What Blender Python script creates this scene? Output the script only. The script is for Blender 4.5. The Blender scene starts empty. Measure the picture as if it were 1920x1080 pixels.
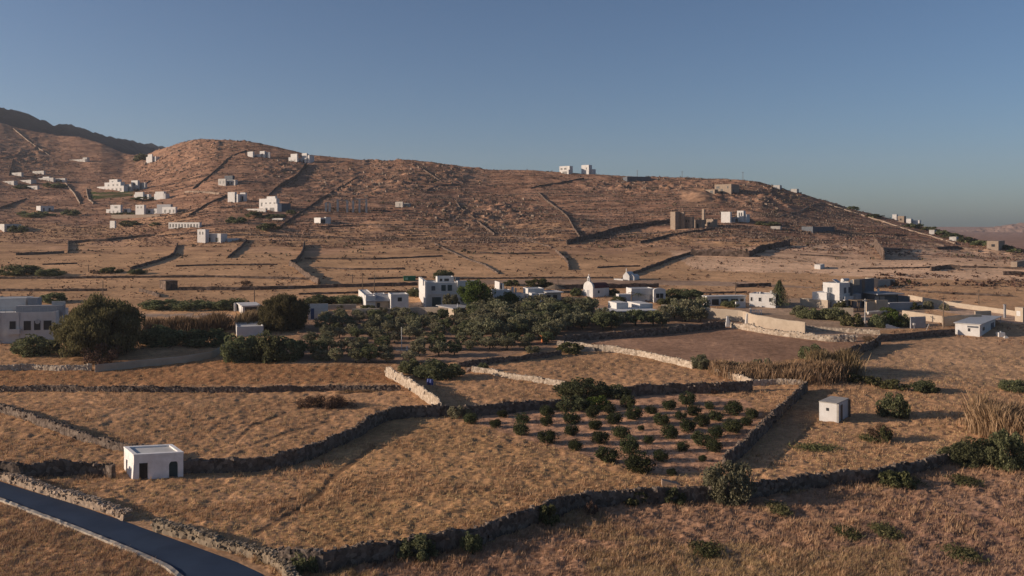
import bpy, math, random
import numpy as np
from mathutils import Vector
R = math.radians
SC = bpy.context.scene
COL = SC.collection

# ---------------------------------------------------------------- camera
F = 1600.0          # focal length in photo pixels (1920 wide)
YH = 420.0          # row of the eye-level horizon
CH = 28.0           # camera height
cam = bpy.data.cameras.new('camera'); cam.sensor_width = 36; cam.lens = F / 1920 * 36
cam.shift_y = (YH - 540) / 1920
cam.clip_start = 0.5; cam.clip_end = 12000
co = bpy.data.objects.new('camera', cam); co.location = (0, 0, CH); co.rotation_euler = (R(90), 0, 0)
COL.objects.link(co); SC.camera = co

# ---------------------------------------------------------------- sky, sun, exposure
SUN_EL = 14.2
SUN_AZ = 264.5       # compass-like, 270 = from the left of the picture
w = bpy.data.worlds.new("World"); SC.world = w; w.use_nodes = True
nt = w.node_tree
sk = nt.nodes.new('ShaderNodeTexSky'); sk.sky_type = 'NISHITA'; sk.sun_disc = False
sk.sun_elevation = R(SUN_EL); sk.sun_rotation = R(SUN_AZ)
sk.air_density = 0.78; sk.dust_density = 1.05; sk.ozone_density = 3.8
tn = nt.nodes.new('ShaderNodeMix'); tn.data_type = 'RGBA'; tn.blend_type = 'MULTIPLY'; tn.inputs[0].default_value = 1; tn.inputs[7].default_value = (1.0, .945, .91, 1)
nt.links.new(sk.outputs[0], tn.inputs[6]); nt.links.new(tn.outputs[2], nt.nodes['Background'].inputs[0])
nt.nodes['Background'].inputs[1].default_value = 0.078
sun = bpy.data.lights.new('sun', 'SUN'); sun.energy = 4.4; sun.angle = R(0.5); sun.color = (1.0, 0.81, 0.64)
so = bpy.data.objects.new('sun', sun); COL.objects.link(so); so.location = (-200, 0, 150)
sd = Vector((math.sin(R(SUN_AZ)) * math.cos(R(SUN_EL)), math.cos(R(SUN_AZ)) * math.cos(R(SUN_EL)), math.sin(R(SUN_EL))))
so.rotation_euler = (-sd).to_track_quat('-Z', 'Y').to_euler()
SC.view_settings.view_transform = 'Standard'; SC.view_settings.look = 'None'
SC.view_settings.exposure = 0.42; SC.view_settings.gamma = 1

# ---------------------------------------------------------------- noise
def hash2(ix, iy, seed):
    h = (ix.astype(np.int64) * 374761393 + iy.astype(np.int64) * 668265263 + seed * 974634211) & 0xFFFFFFFF
    h = ((h ^ (h >> 13)) * 1274126177) & 0xFFFFFFFF
    return ((h ^ (h >> 16)) & 0xFFFF) / 65535.0
def vnoise(x, y, seed=0):
    ix = np.floor(x); iy = np.floor(y); fx = x - ix; fy = y - iy
    fx = fx * fx * fx * (fx * (fx * 6 - 15) + 10); fy = fy * fy * fy * (fy * (fy * 6 - 15) + 10)
    a = hash2(ix, iy, seed); b = hash2(ix + 1, iy, seed); c = hash2(ix, iy + 1, seed); d = hash2(ix + 1, iy + 1, seed)
    return (a * (1 - fx) + b * fx) * (1 - fy) + (c * (1 - fx) + d * fx) * fy - 0.5
def fbm(x, y, oct=4, seed=0, gain=0.5):
    s = 0; a = 1.0
    for i in range(oct):
        s = s + a * vnoise(x * 2 ** i + 17.3 * i, y * 2 ** i - 9.1 * i, seed + i); a *= gain
    return s
def sstep(a, b, x):
    t = np.clip((x - a) / (b - a), 0, 1); return t * t * (3 - 2 * t)

# ---------------------------------------------------------------- the lie of the land
PY_ = np.array([-300, 60, 100, 130, 160, 195, 228, 270, 300, 330, 375, 420])
PZ_ = np.array([0, 0, 0.0, 0.3, 1.1, 3.3, 5.6, 8.6, 10.6, 13.0, 16.3, 20])
_yy = np.linspace(-300, 420, 1441); _zz = np.interp(_yy, PY_, PZ_)
_k = np.exp(-np.linspace(-2, 2, 41) ** 2); _zz = np.convolve(np.pad(_zz, 20, mode='edge'), _k / _k.sum(), 'valid')
SKY = np.array([(-900, 120), (-400, 190), (-100, 216), (0, 229), (30, 238), (70, 247), (110, 254), (150, 256), (190, 268), (230, 286),
    (255, 291), (275, 290), (300, 280), (330, 270), (360, 262), (380, 260), (420, 262), (460, 264), (500, 271), (540, 280), (580, 290),
    (620, 294), (660, 297), (690, 301), (720, 301), (760, 299), (800, 303), (850, 309), (880, 314), (920, 318), (1000, 319), (1050, 323),
    (1110, 326), (1170, 330), (1250, 332), (1300, 333), (1340, 335), (1390, 337), (1420, 340), (1445, 347), (1480, 357), (1520, 368),
    (1560, 380), (1600, 392), (1650, 406), (1700, 418), (1740, 427), (1780, 435), (1820, 445), (1860, 455), (1900, 464), (1940, 471),
    (2100, 482), (2900, 500)], float)
CRX = np.array([-900, 0, 150, 270, 400, 600, 760, 1090, 1380, 1600, 1700, 1800, 1900, 2900])
CRY = np.array([1050, 1000, 960, 860, 780, 720, 690, 650, 610, 570, 540, 510, 480, 470])
FOOT = 330.0
SMX = np.arange(-900, 2901, 10.0); _s = np.interp(SMX, SKY[:, 0], SKY[:, 1]); _g = np.exp(-np.linspace(-2.2, 2.2, 37) ** 2); SMY = np.convolve(np.pad(_s, 18, mode='edge'), _g / _g.sum(), 'valid')
def zplain(Y): return np.interp(Y, _yy, _zz)
Z330 = float(zplain(FOOT)); P330 = YH + (CH - Z330) * F / FOOT
def zbase(X, Y):
    X = np.asarray(X, float); Y = np.asarray(Y, float)
    Yc = np.maximum(Y, 60); px = 960 + F * X / Yc
    S = np.interp(px, SKY[:, 0], SKY[:, 1]); C = np.interp(px, CRX, CRY)
    z1 = zplain(np.minimum(Y, 420))
    t = np.clip((Y - FOOT) / (C - FOOT), 0, 1)
    g = 1.22 * t - 0.22 * t * t
    Sm = np.interp(px, SMX, SMY); Se = Sm + (S - Sm) * sstep(.35, 1.0, t)
    ph = P330 + (Se - P330) * g
    zh = CH - (ph - YH) * Yc / F
    zc = CH - (S - YH) * C / F
    zb = np.maximum(zc - (Y - C) * 0.20 - 0.0004 * (Y - C) ** 2, -2.0)
    zb = np.where(Y > C, zb, zh)
    rel = fbm(X / 75, Y / 75, 3, 5) * 3.5 * sstep(0, .35, t) * (1 - sstep(.7, 1.0, t)) * (Y <= C)
    near = fbm(X / 30, Y / 30, 2, 9) * 0.5 * sstep(60, 90, Y) * (1 - sstep(150, 200, Y))
    return np.where(Y <= FOOT, z1, zb + rel) + near
def zg(x, y): return float(zbase(np.array([x]), np.array([y]))[0])
def crest(px): return float(np.interp(px, CRX, CRY))
def at(px, py, h=0.0):
    """Ground point under the photo pixel; with h, the point whose height h above ground shows there."""
    C = crest(px)
    Ys = np.concatenate([np.linspace(40, 330, 3000), np.linspace(330.1, C, 3500)])
    X = (px - 960) / F * Ys
    p = YH + (CH - zbase(X, Ys) - h) * F / Ys
    hit = np.nonzero(p <= py)[0]
    i = hit[0] if len(hit) else len(Ys) - 1
    if i > 0:
        a, b = p[i - 1], p[i]; k = np.clip((a - py) / (a - b + 1e-9), 0, 1); Y = Ys[i - 1] + (Ys[i] - Ys[i - 1]) * k
    else: Y = Ys[0]
    X = (px - 960) / F * Y
    return float(X), float(Y), zg(X, Y)
def in_poly(px, py, poly):
    poly = np.asarray(poly, float); res = np.zeros(px.shape, bool)
    for (x1, y1), (x2, y2) in zip(poly, np.roll(poly, -1, 0)):
        c = ((y1 > py) != (y2 > py)) & (px < (x2 - x1) * (py - y1) / (y2 - y1 + 1e-12) + x1)
        res ^= c
    return res
def seg_dist(px, py, line):
    d = np.full(px.shape, 1e9)
    for (x1, y1), (x2, y2) in zip(line[:-1], line[1:]):
        vx, vy = x2 - x1, y2 - y1; t = np.clip(((px - x1) * vx + (py - y1) * vy) / (vx * vx + vy * vy + 1e-9), 0, 1)
        d = np.minimum(d, np.hypot(px - x1 - t * vx, py - y1 - t * vy))
    return d

# ---------------------------------------------------------------- helpers
rng = np.random.default_rng(7); random.seed(7)
def mesh(name, v, f, mat=None, smooth=False):
    me = bpy.data.meshes.new(name)
    v = np.asarray(v, np.float32)
    if isinstance(f, np.ndarray):
        n, k = f.shape
        me.vertices.add(len(v)); me.vertices.foreach_set('co', v.ravel())
        me.loops.add(n * k); me.loops.foreach_set('vertex_index', f.astype(np.int32).ravel())
        me.polygons.add(n); me.polygons.foreach_set('loop_start', np.arange(0, n * k, k, dtype=np.int32))
        me.polygons.foreach_set('use_smooth', np.full(n, smooth))
        me.update(calc_edges=True)
    else:
        me.from_pydata([tuple(map(float, p)) for p in v], [], [tuple(map(int, q)) for q in f])
        if smooth: me.polygons.foreach_set('use_smooth', np.full(len(me.polygons), True))
        me.update()
    if mat: me.materials.append(mat)
    return me
def link(name, data, parent=None, loc=(0, 0, 0)):
    o = bpy.data.objects.new(name, data); COL.objects.link(o); o.location = loc
    if parent: o.parent = parent
    return o
LABELS = {}
def tag(o, label, cat, group=None):
    o['label'] = label; o['category'] = cat
    if group: o['group'] = group
    return o
def structure(o): o['kind'] = 'structure'; return o
def stuff(o): o['kind'] = 'stuff'; return o
class MB:
    """collects boxes, prisms and tubes for one mesh"""
    def __init__(s): s.v = []; s.f = []
    def add(s, v, f):
        n = len(s.v); s.v += [tuple(p) for p in v]; s.f += [tuple(i + n for i in q) for q in f]
    def hexa(s, b, t):   # bottom ring, top ring (4 points each, counter clockwise)
        n = len(b); f = [tuple(range(n))[::-1], tuple(range(n, 2 * n))]
        f += [(i, (i + 1) % n, n + (i + 1) % n, n + i) for i in range(n)]
        s.add(list(b) + list(t), f)
    def box(s, x0, x1, y0, y1, z0, z1, taper=0.0):
        q = [(x0, y0), (x1, y0), (x1, y1), (x0, y1)]
        k = taper; p = [(x0 + k, y0 + k), (x1 - k, y0 + k), (x1 - k, y1 - k), (x0 + k, y1 - k)]
        s.hexa([(a, b, z0) for a, b in q], [(a, b, z1) for a, b in p])
    def tube(s, a, b, r0, r1, n=7):
        a = Vector(a); b = Vector(b); d = (b - a).normalized(); u = d.orthogonal().normalized(); v = d.cross(u)
        ring = lambda c, r: [c + (u * math.cos(2 * math.pi * i / n) + v * math.sin(2 * math.pi * i / n)) * r for i in range(n)]
        s.hexa(ring(a, r0), ring(b, r1))
    def build(s, name, mat, parent=None, loc=(0, 0, 0), smooth=False):
        return link(name, mesh(name, s.v, s.f, mat, smooth), parent, loc)

# ---------------------------------------------------------------- materials
def nodes(name, rough=0.9, spec=0.1):
    m = bpy.data.materials.new(name); m.use_nodes = True; t = m.node_tree
    b = t.nodes['Principled BSDF']; b.inputs['Roughness'].default_value = rough; b.inputs['Specular IOR Level'].default_value = spec
    return m, t, b
def ramp(t, stops):
    r = t.nodes.new('ShaderNodeValToRGB'); e = r.color_ramp.elements
    while len(e) < len(stops): e.new(0.5)
    for i, (p, c) in enumerate(stops): e[i].position = p; e[i].color = (*c, 1)
    return r
def noise_mat(name, c1, c2, scale=1.0, rough=0.9, bump=0.0, spec=0.1, space='Object', detail=5, stretch=(1, 1, 1), streak=None):
    m, t, b = nodes(name, rough, spec)
    tc = t.nodes.new('ShaderNodeTexCoord'); mp = t.nodes.new('ShaderNodeMapping'); mp.inputs['Scale'].default_value = stretch
    t.links.new(tc.outputs[space], mp.inputs[0])
    n = t.nodes.new('ShaderNodeTexNoise'); n.inputs['Scale'].default_value = scale; n.inputs['Detail'].default_value = detail; n.inputs['Roughness'].default_value = .65
    t.links.new(mp.outputs[0], n.inputs['Vector'])
    r = ramp(t, [(.3, c1), (.7, c2)]); t.links.new(n.outputs[0], r.inputs[0])
    t.links.new(r.outputs[0], b.inputs['Base Color'])
    if bump:
        bp = t.nodes.new('ShaderNodeBump'); bp.inputs['Strength'].default_value = bump; bp.inputs['Distance'].default_value = .1
        t.links.new(n.outputs[0], bp.inputs['Height']); t.links.new(bp.outputs[0], b.inputs['Normal'])
    return m
def island_mat(name, cols, rough=0.9, spec=0.05, trans=0.0):
    """colour differs leaf by leaf / stone by stone, plus a little from object to object"""
    m, t, b = nodes(name, rough, spec)
    g = t.nodes.new('ShaderNodeNewGeometry'); oi = t.nodes.new('ShaderNodeObjectInfo')
    r = ramp(t, [(i / (len(cols) - 1), c) for i, c in enumerate(cols)]); t.links.new(g.outputs['Random Per Island'], r.inputs[0])
    hs = t.nodes.new('ShaderNodeHueSaturation'); t.links.new(r.outputs[0], hs.inputs['Color'])
    mr = t.nodes.new('ShaderNodeMapRange'); mr.inputs['To Min'].default_value = .72; mr.inputs['To Max'].default_value = 1.3
    t.links.new(oi.outputs['Random'], mr.inputs['Value']); t.links.new(mr.outputs[0], hs.inputs['Value'])
    mh = t.nodes.new('ShaderNodeMapRange'); mh.inputs['To Min'].default_value = .485; mh.inputs['To Max'].default_value = .515
    mu = t.nodes.new('ShaderNodeMath'); mu.operation = 'FRACT'; m7 = t.nodes.new('ShaderNodeMath'); m7.operation = 'MULTIPLY'; m7.inputs[1].default_value = 7.31
    t.links.new(oi.outputs['Random'], m7.inputs[0]); t.links.new(m7.outputs[0], mu.inputs[0]); t.links.new(mu.outputs[0], mh.inputs['Value']); t.links.new(mh.outputs[0], hs.inputs['Hue'])
    t.links.new(hs.outputs[0], b.inputs['Base Color'])
    if trans:   # thin leaves let light through
        tr = t.nodes.new('ShaderNodeBsdfTranslucent'); ms = t.nodes.new('ShaderNodeMixShader'); ms.inputs[0].default_value = trans
        t.links.new(hs.outputs[0], tr.inputs['Color']); t.links.new(b.outputs[0], ms.inputs[1]); t.links.new(tr.outputs[0], ms.inputs[2]); t.links.new(ms.outputs[0], t.nodes['Material Output'].inputs['Surface'])
    return m
def stone_mat(name, c1, c2, c3, scale=2.2, bump=.6):
    m, t, b = nodes(name, .95, .05)
    tc = t.nodes.new('ShaderNodeTexCoord')
    v = t.nodes.new('ShaderNodeTexVoronoi'); v.inputs['Scale'].default_value = scale; t.links.new(tc.outputs['Object'], v.inputs['Vector'])
    sp = t.nodes.new('ShaderNodeSeparateColor'); t.links.new(v.outputs['Color'], sp.inputs[0])
    r = ramp(t, [(0, c1), (.5, c2), (1, c3)]); t.links.new(sp.outputs[0], r.inputs[0])
    n = t.nodes.new('ShaderNodeTexNoise'); n.inputs['Scale'].default_value = 6; n.inputs['Detail'].default_value = 4; t.links.new(tc.outputs['Object'], n.inputs['Vector'])
    mx = t.nodes.new('ShaderNodeMix'); mx.data_type = 'RGBA'; mx.blend_type = 'MULTIPLY'; mx.inputs[0].default_value = .5
    t.links.new(r.outputs[0], mx.inputs[6]); rr = ramp(t, [(.3, (.5, .5, .5)), (.7, (1.2, 1.2, 1.2))]); t.links.new(n.outputs[0], rr.inputs[0]); t.links.new(rr.outputs[0], mx.inputs[7])
    t.links.new(mx.outputs[2], b.inputs['Base Color'])
    bp = t.nodes.new('ShaderNodeBump'); bp.inputs['Strength'].default_value = bump; bp.inputs['Distance'].default_value = .12; bp.invert = True
    t.links.new(v.outputs['Distance'], bp.inputs['Height']); t.links.new(bp.outputs[0], b.inputs['Normal'])
    return m
WHITE = noise_mat('whitewash', (.50, .48, .455), (.60, .59, .57), .8, .85, .08)
WHITE_OLD = noise_mat('weathered_whitewash', (.36, .34, .31), (.54, .52, .49), .6, .9, .1)
ROOFG = noise_mat('pale_screed_roof', (.45, .44, .42), (.6, .58, .55), .7, .9)
RUINM = noise_mat('ruin_stone', (.24, .185, .14), (.34, .27, .21), 1.2, .95, .2)
HUTW = noise_mat('bright_limewash', (.62, .59, .56), (.84, .82, .80), .9, .9, .25, detail=8)
HILLP = stone_mat('pale_hill_stone', (.20, .15, .115), (.28, .215, .165), (.36, .285, .225), 1.0)
TAN = noise_mat('tan_plaster', (.36, .29, .22), (.46, .38, .29), .7, .9, .15)
GREYW = noise_mat('grey_render', (.25, .25, .26), (.33, .33, .34), .8, .9)
SLATE = noise_mat('dark_grey_render', (.09, .10, .115), (.13, .14, .155), .8, .8)
DARK = noise_mat('dark_opening', (.012, .013, .016), (.03, .03, .034), 1.5, .4, 0, .4)
TEALG = noise_mat('green_grey_shutters', (.035, .06, .065), (.06, .09, .09), 2, .6)
BLUEP = noise_mat('blue_painted_wood', (.03, .06, .14), (.05, .09, .2), 2, .6)
CONC = noise_mat('bare_concrete', (.28, .26, .24), (.42, .39, .35), .9, .95, .2)
KERB = noise_mat('pale_concrete', (.36, .31, .25), (.5, .44, .36), 1.2, .95, .3)
WOOD = noise_mat('weathered_wood', (.10, .075, .055), (.2, .15, .11), 3, .85, .2, stretch=(6, 6, .6))
THATCH = noise_mat('straw_thatch', (.12, .09, .065), (.22, .17, .12), 4, .95, .4)
REDROOF = noise_mat('dark_red_roof', (.075, .028, .035), (.11, .045, .05), 1.5, .75)
METAL = noise_mat('grey_metal', (.3, .3, .3), (.42, .42, .42), 2, .5, 0, .4)
STONE = stone_mat('dry_stone', (.085, .066, .054), (.14, .108, .088), (.22, .175, .14))
STONEP = stone_mat('pale_dry_stone', (.30, .24, .18), (.42, .34, .26), (.52, .44, .35))
STONEH = stone_mat('hill_dry_stone', (.08, .058, .047), (.13, .095, .075), (.21, .155, .125), 1.0)
ROCKM = island_mat('loose_rock', [(.13, .088, .068), (.19, .132, .102), (.26, .19, .15)])
RUBBLE = island_mat('pale_rubble', [(.17, .13, .095), (.28, .215, .155), (.42, .335, .255)])
BARK = noise_mat('bark', (.05, .038, .028), (.11, .085, .065), 4, .95, .4, stretch=(3, 3, .5))
LEAF_OLIVE = island_mat('olive_leaves', [(0.114, 0.109, 0.067), (0.191, 0.182, 0.109), (0.295, 0.278, 0.172)], trans=.4)
LEAF_DARK = island_mat('dark_leaves', [(0.074, 0.083, 0.043), (0.132, 0.143, 0.072), (0.215, 0.222, 0.112)], trans=.4)
LEAF_CITRUS = island_mat('orchard_leaves', [(.030, .036, .018), (.055, .064, .030), (.09, .10, .045)], trans=.35)
LEAF_GREEN = island_mat('bright_pine_needles', [(.05, .07, .018), (.085, .12, .03), (.14, .18, .05)], trans=.4)
LEAF_TAM = island_mat('drooping_leaves', [(0.067, 0.059, 0.028), (0.107, 0.094, 0.046), (0.16, 0.138, 0.071)], trans=.4)
LEAF_SHRUB = island_mat('shrub_leaves', [(0.06, 0.065, 0.029), (0.108, 0.108, 0.048), (0.168, 0.154, 0.072)], trans=.4)
LEAF_BROWN = island_mat('dry_brush', [(.06, .036, .026), (.10, .062, .042), (.15, .10, .07)])
REED = island_mat('dry_reed', [(.15, .105, .055), (.23, .16, .088), (.33, .235, .14)], trans=.3)
STRAW = island_mat('straw_grass', [(.28, .175, .095), (.40, .262, .145), (.52, .36, .21)], trans=.3)
RUST = island_mat('russet_grass', [(.22, .125, .08), (.32, .195, .125), (.44, .29, .185)], trans=.3)

# ================================================================ GROUND (one sheet to the horizon)
cols = np.concatenate([np.linspace(-900, -60, 70), np.linspace(-50, 1970, 690), np.linspace(1980, 2900, 76)])
pyr = np.arange(1150, P330, -1.15)
Yd = np.linspace(60, 330, 6000); pyd = YH + (CH - zplain(Yd)) * F / Yd
rowsY = np.interp(-pyr, -pyd, Yd)
rowsY = np.concatenate([np.array([-90, -50, -20, 0, 15, 30, 40, 48, 54]), rowsY[rowsY > 57], np.arange(331, 800, 1.35), np.arange(801, 1060, 4), np.linspace(1080, 1600, 30), np.geomspace(1700, 9000, 22)])
PXG, YG = np.meshgrid(cols, rowsY)
XG = (PXG - 960) / F * np.maximum(YG, 60)
ZB = zbase(XG, YG)
PYG = YH + (CH - ZB) * F / np.maximum(YG, 30)
inhill = (YG > FOOT)
CG = np.interp(PXG, CRX, CRY); TG = np.clip((YG - FOOT) / (CG - FOOT), 0, 1)

ROAD_UP = [(-140, 858), (0, 903), (60, 922), (140, 946), (225, 975), (300, 1002), (372, 1028), (440, 1053), (490, 1076), (540, 1112), (600, 1170), (700, 1280)]
ROAD_LO = [(-140, 895), (0, 932), (60, 955), (140, 985), (215, 1015), (275, 1040), (318, 1060), (350, 1088), (385, 1128), (430, 1190), (500, 1320)]
ROADP = ROAD_UP + ROAD_LO[::-1]
Z_ = {
 'plough': [(1062, 632), (1120, 626), (1190, 621), (1250, 616), (1362, 606), (1420, 615), (1500, 628), (1560, 634), (1640, 634), (1604, 650), (1570, 664), (1500, 672), (1400, 684), (1340, 688), (1280, 676), (1200, 656), (1110, 645)],
 'orchard': [(870, 785), (1000, 755), (1160, 742), (1300, 735), (1400, 752), (1430, 778), (1400, 820), (1340, 880), (1270, 890), (1200, 884), (1080, 850), (960, 815)],
 'golden': [(640, 840), (760, 782), (860, 790), (950, 830), (1080, 870), (1200, 892), (1290, 912), (1120, 922), (1000, 950), (900, 985), (760, 1008), (630, 1030), (560, 1010), (560, 930)],
 'front': [(560, 1090), (720, 1050), (900, 1020), (1000, 985), (1120, 950), (1300, 925), (1450, 925), (1620, 890), (1760, 862), (1900, 880), (2300, 900), (2300, 1200), (500, 1200)],
 'grove': [(560, 590), (690, 580), (900, 565), (1050, 560), (1240, 590), (1355, 603), (1190, 619), (1060, 630), (1040, 652), (930, 670), (860, 678), (730, 684), (560, 680)],
 'rightf': [(1590, 700), (1610, 655), (1700, 632), (1790, 625), (2300, 620), (2300, 720), (1760, 725)],
 'orange': [(-200, 690), (180, 690), (420, 676), (722, 690), (750, 718), (400, 722), (-200, 724)],
 'lawn': [(167, 356), (182, 361), (250, 358), (252, 366), (212, 372), (171, 375)],
 'dirtroad': [(-100, 585), (260, 588), (430, 590), (440, 594), (260, 594), (-100, 592)],
 'road2': [(770, 524), (850, 526), (1000, 524), (1180, 524), (1400, 529), (1560, 541), (1400, 537), (1200, 534), (1000, 533), (860, 534), (770, 529)],
 'sand': [(1275, 360), (1290, 352), (1320, 354), (1340, 366), (1342, 388), (1300, 392), (1280, 388)],
 'paleplain': [(1250, 470), (1420, 462), (1640, 450), (1800, 465), (2300, 500), (2300, 535), (1700, 522), (1500, 512), (1300, 505)],
 'bank': [(1365, 606), (1395, 592), (1450, 600), (1540, 612), (1650, 618), (1640, 632), (1560, 634), (1480, 626), (1420, 616)],
 'drive': [(1700, 556), (1770, 568), (1900, 586), (2100, 604), (2100, 625), (1880, 604), (1790, 588), (1720, 575)],
 'yard': [(1360, 570), (1450, 560), (1640, 560), (1720, 570), (1760, 610), (1640, 622), (1500, 608), (1400, 590)],
 'yard2': [(665, 570), (800, 566), (860, 580), (860, 592), (760, 592), (665, 582)],
 'quarry_shade': [(1636, 446), (1706, 448), (1710, 470), (1660, 470)],  # dug cut, its shade put into the ground colour
}
ZC = {'plough': (.36, .235, .16), 'orchard': (.52, .33, .215), 'golden': (.47, .295, .155), 'front': (.42, .268, .175), 'grove': (.33, .23, .16),
      'rightf': (.46, .31, .19), 'orange': (.38, .215, .11), 'lawn': (.045, .09, .02), 'dirtroad': (.36, .29, .23), 'road2': (.36, .27, .2), 'sand': (.40, .265, .175),
      'paleplain': (.68, .49, .33), 'bank': (.44, .33, .24), 'drive': (.48, .37, .28), 'yard': (.38, .29, .21), 'yard2': (.42, .33, .25), 'quarry_shade': (.22, .15, .11)}
wx = fbm(XG / 4, YG / 4, 3, 21) * 7; wy = fbm(XG / 4, YG / 4, 3, 22) * 4
colr = np.empty(PXG.shape + (3,), np.float32)
straw = np.array([.46, .29, .165]); plain = np.array([.52, .345, .20]); hill = np.array([.35, .217, .148])
k = sstep(150, 220, YG)[..., None]; colr[:] = straw * (1 - k) + plain * k
k = sstep(0.10, .40, TG + fbm(XG / 40, YG / 40, 3, 3) * .25)[..., None]; colr[:] = colr * (1 - k) + hill * k
pq, yq = PXG + wx, PYG + wy
masks = {}
for nme in ['paleplain', 'orange', 'golden', 'front', 'grove', 'rightf', 'orchard', 'plough', 'bank', 'yard', 'yard2', 'dirtroad', 'road2', 'drive', 'sand', 'quarry_shade', 'lawn']:
    hard = nme in ('lawn', 'drive', 'road2')
    m = in_poly(PXG if hard else pq, PYG if hard else yq, Z_[nme]) & (TG < .999); masks[nme] = m; colr[m] = ZC[nme]
TRK = np.zeros(PXG.shape, bool)
# worn tracks through the fields, and bare strips beside the road
for line, wd, c in [([(700, 838), (655, 872), (625, 892), (600, 925), (570, 950), (520, 978), (480, 1000)], 4.5, (.17, .105, .06)),
                    ([(535, 775), (470, 800), (440, 830)], 3, (.22, .14, .08)), ([(1525, 795), (1470, 850), (1420, 895)], 3, (.24, .16, .09)),
                    ([(620, 790), (530, 815), (470, 835)], 3, (.25, .16, .09)), ([(630, 1012), (560, 990)], 3, (.18, .11, .07))]:
    d = seg_dist(PXG + wx * .25, PYG + wy * .25, line); m = d < wd; TRK |= m; colr[m] = colr[m] * .35 + np.array(c) * .65
tracks_m = None
roadside = seg_dist(pq, yq, ROAD_UP[:-2]); m = (roadside < 22) & ~in_poly(PXG, PYG, ROADP) & (YG < 120); colr[m] = colr[m] * .5 + np.array((.36, .265, .175)) * .5
# terraces and worn rock faces on the hill: patches of their own colour along the contour
st = fbm(XG / 15, YG / 9 + ZB / 1.9, 4, 31, .6); st2 = fbm(XG / 5, YG / 4 + ZB / 1.5, 4, 33, .6)
kk = (sstep(.02, .30, st) * sstep(0, .12, TG))[..., None]; colr[:] = colr * (1 - kk * .6) + np.array((.46, .30, .205)) * kk * .6
kk = (sstep(.05, .35, -st) * sstep(0, .1, TG))[..., None]; colr[:] = colr * (1 - kk * .5) + np.array((.17, .098, .072)) * kk * .5
kk = (sstep(.10, .40, st2) * sstep(0, .2, TG))[..., None]; colr[:] = colr * (1 - kk * .4) + np.array((.17, .115, .078)) * kk * .4
CR = [((400, 268), 90, 30), ((330, 290), 60, 40), ((720, 330), 110, 40), ((640, 350), 60, 25), ((540, 320), 60, 25), ((1360, 360), 90, 20), ((1440, 375), 60, 25), ((270, 300), 40, 25), ((60, 290), 60, 40), ((820, 330), 80, 25), ((1200, 350), 150, 15), ((900, 400), 120, 30)]
crag = np.zeros(PXG.shape)
for (cx, cy), rx, ry in CR: crag = np.maximum(crag, np.exp(-(((PXG - cx) / rx) ** 2 + ((PYG - cy) / ry) ** 2)))
crag *= (TG > .1)
kk = (crag * sstep(-.1, .25, fbm(XG / 5, YG / 5, 3, 41)))[..., None]; colr[:] = colr * (1 - kk * .5) + np.array((.22, .17, .135)) * kk * .5
far = YG > CG + 60; colr[far] = (.31, .20, .15)
# broad tonal drift and tussocks
colr *= np.array([1.04, .93, .86])
colr *= (1 + fbm(XG / 14, YG / 14, 3, 51) * .34)[..., None]
pk = sstep(-.12, .15, fbm(XG / 9, YG / 7, 3, 57))[..., None] * masks['front'][..., None]; colr[:] = colr * (1 - pk * .6) + np.array((.46, .30, .19)) * pk * .6
pk = (sstep(1500, 1750, PXG + fbm(XG / 8, YG / 8, 3, 58) * 260) * sstep(900, 960, PYG) * masks['front'])[..., None]; colr[:] = colr * (1 - pk * .75) + np.array((.29, .165, .115)) * pk * .75
smooth_m = masks['plough'] | masks['lawn'] | masks['drive'] | masks['road2'] | masks['dirtroad'] | masks['bank'] | masks['yard'] | masks['yard2']
amp = np.where(smooth_m, .03, .13 - .10 * sstep(150, 220, YG)) * sstep(50, 66, YG)
amp = np.where(masks['front'], .22, amp); amp = np.where(masks['orchard'], .08, amp); amp = np.where(masks['grove'], .06, amp)
tus = fbm(XG / 1.1, YG / 1.1, 3, 61, .6) * 1.6
hn = fbm(XG / 9, YG / 6, 4, 71, .55)
dz = tus * amp * (1 - sstep(220, 330, YG) * .3) + (hn * .6 + np.abs(fbm(XG / 4, YG / 4, 2, 73)) * .25) * sstep(.05, .3, TG) * (TG < .9999) + crag * np.maximum(fbm(XG / 7, YG / 7, 4, 75, .6) + .05, 0) * 3.2
dz += -np.maximum(st, 0) * 0.7 * sstep(.05, .3, TG)
dz = np.where(TRK, dz * .3 - .07, dz)
rmask = in_poly(PXG, PYG, ROADP); dr = np.minimum(seg_dist(PXG, PYG, ROAD_UP), seg_dist(PXG, PYG, ROAD_LO)); near_road = (rmask | (dr < 12)) & (YG < 160)
dz = np.where(rmask & (YG < 160), -.12, np.where(near_road, np.minimum(dz, .02) * .3, dz))
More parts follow.
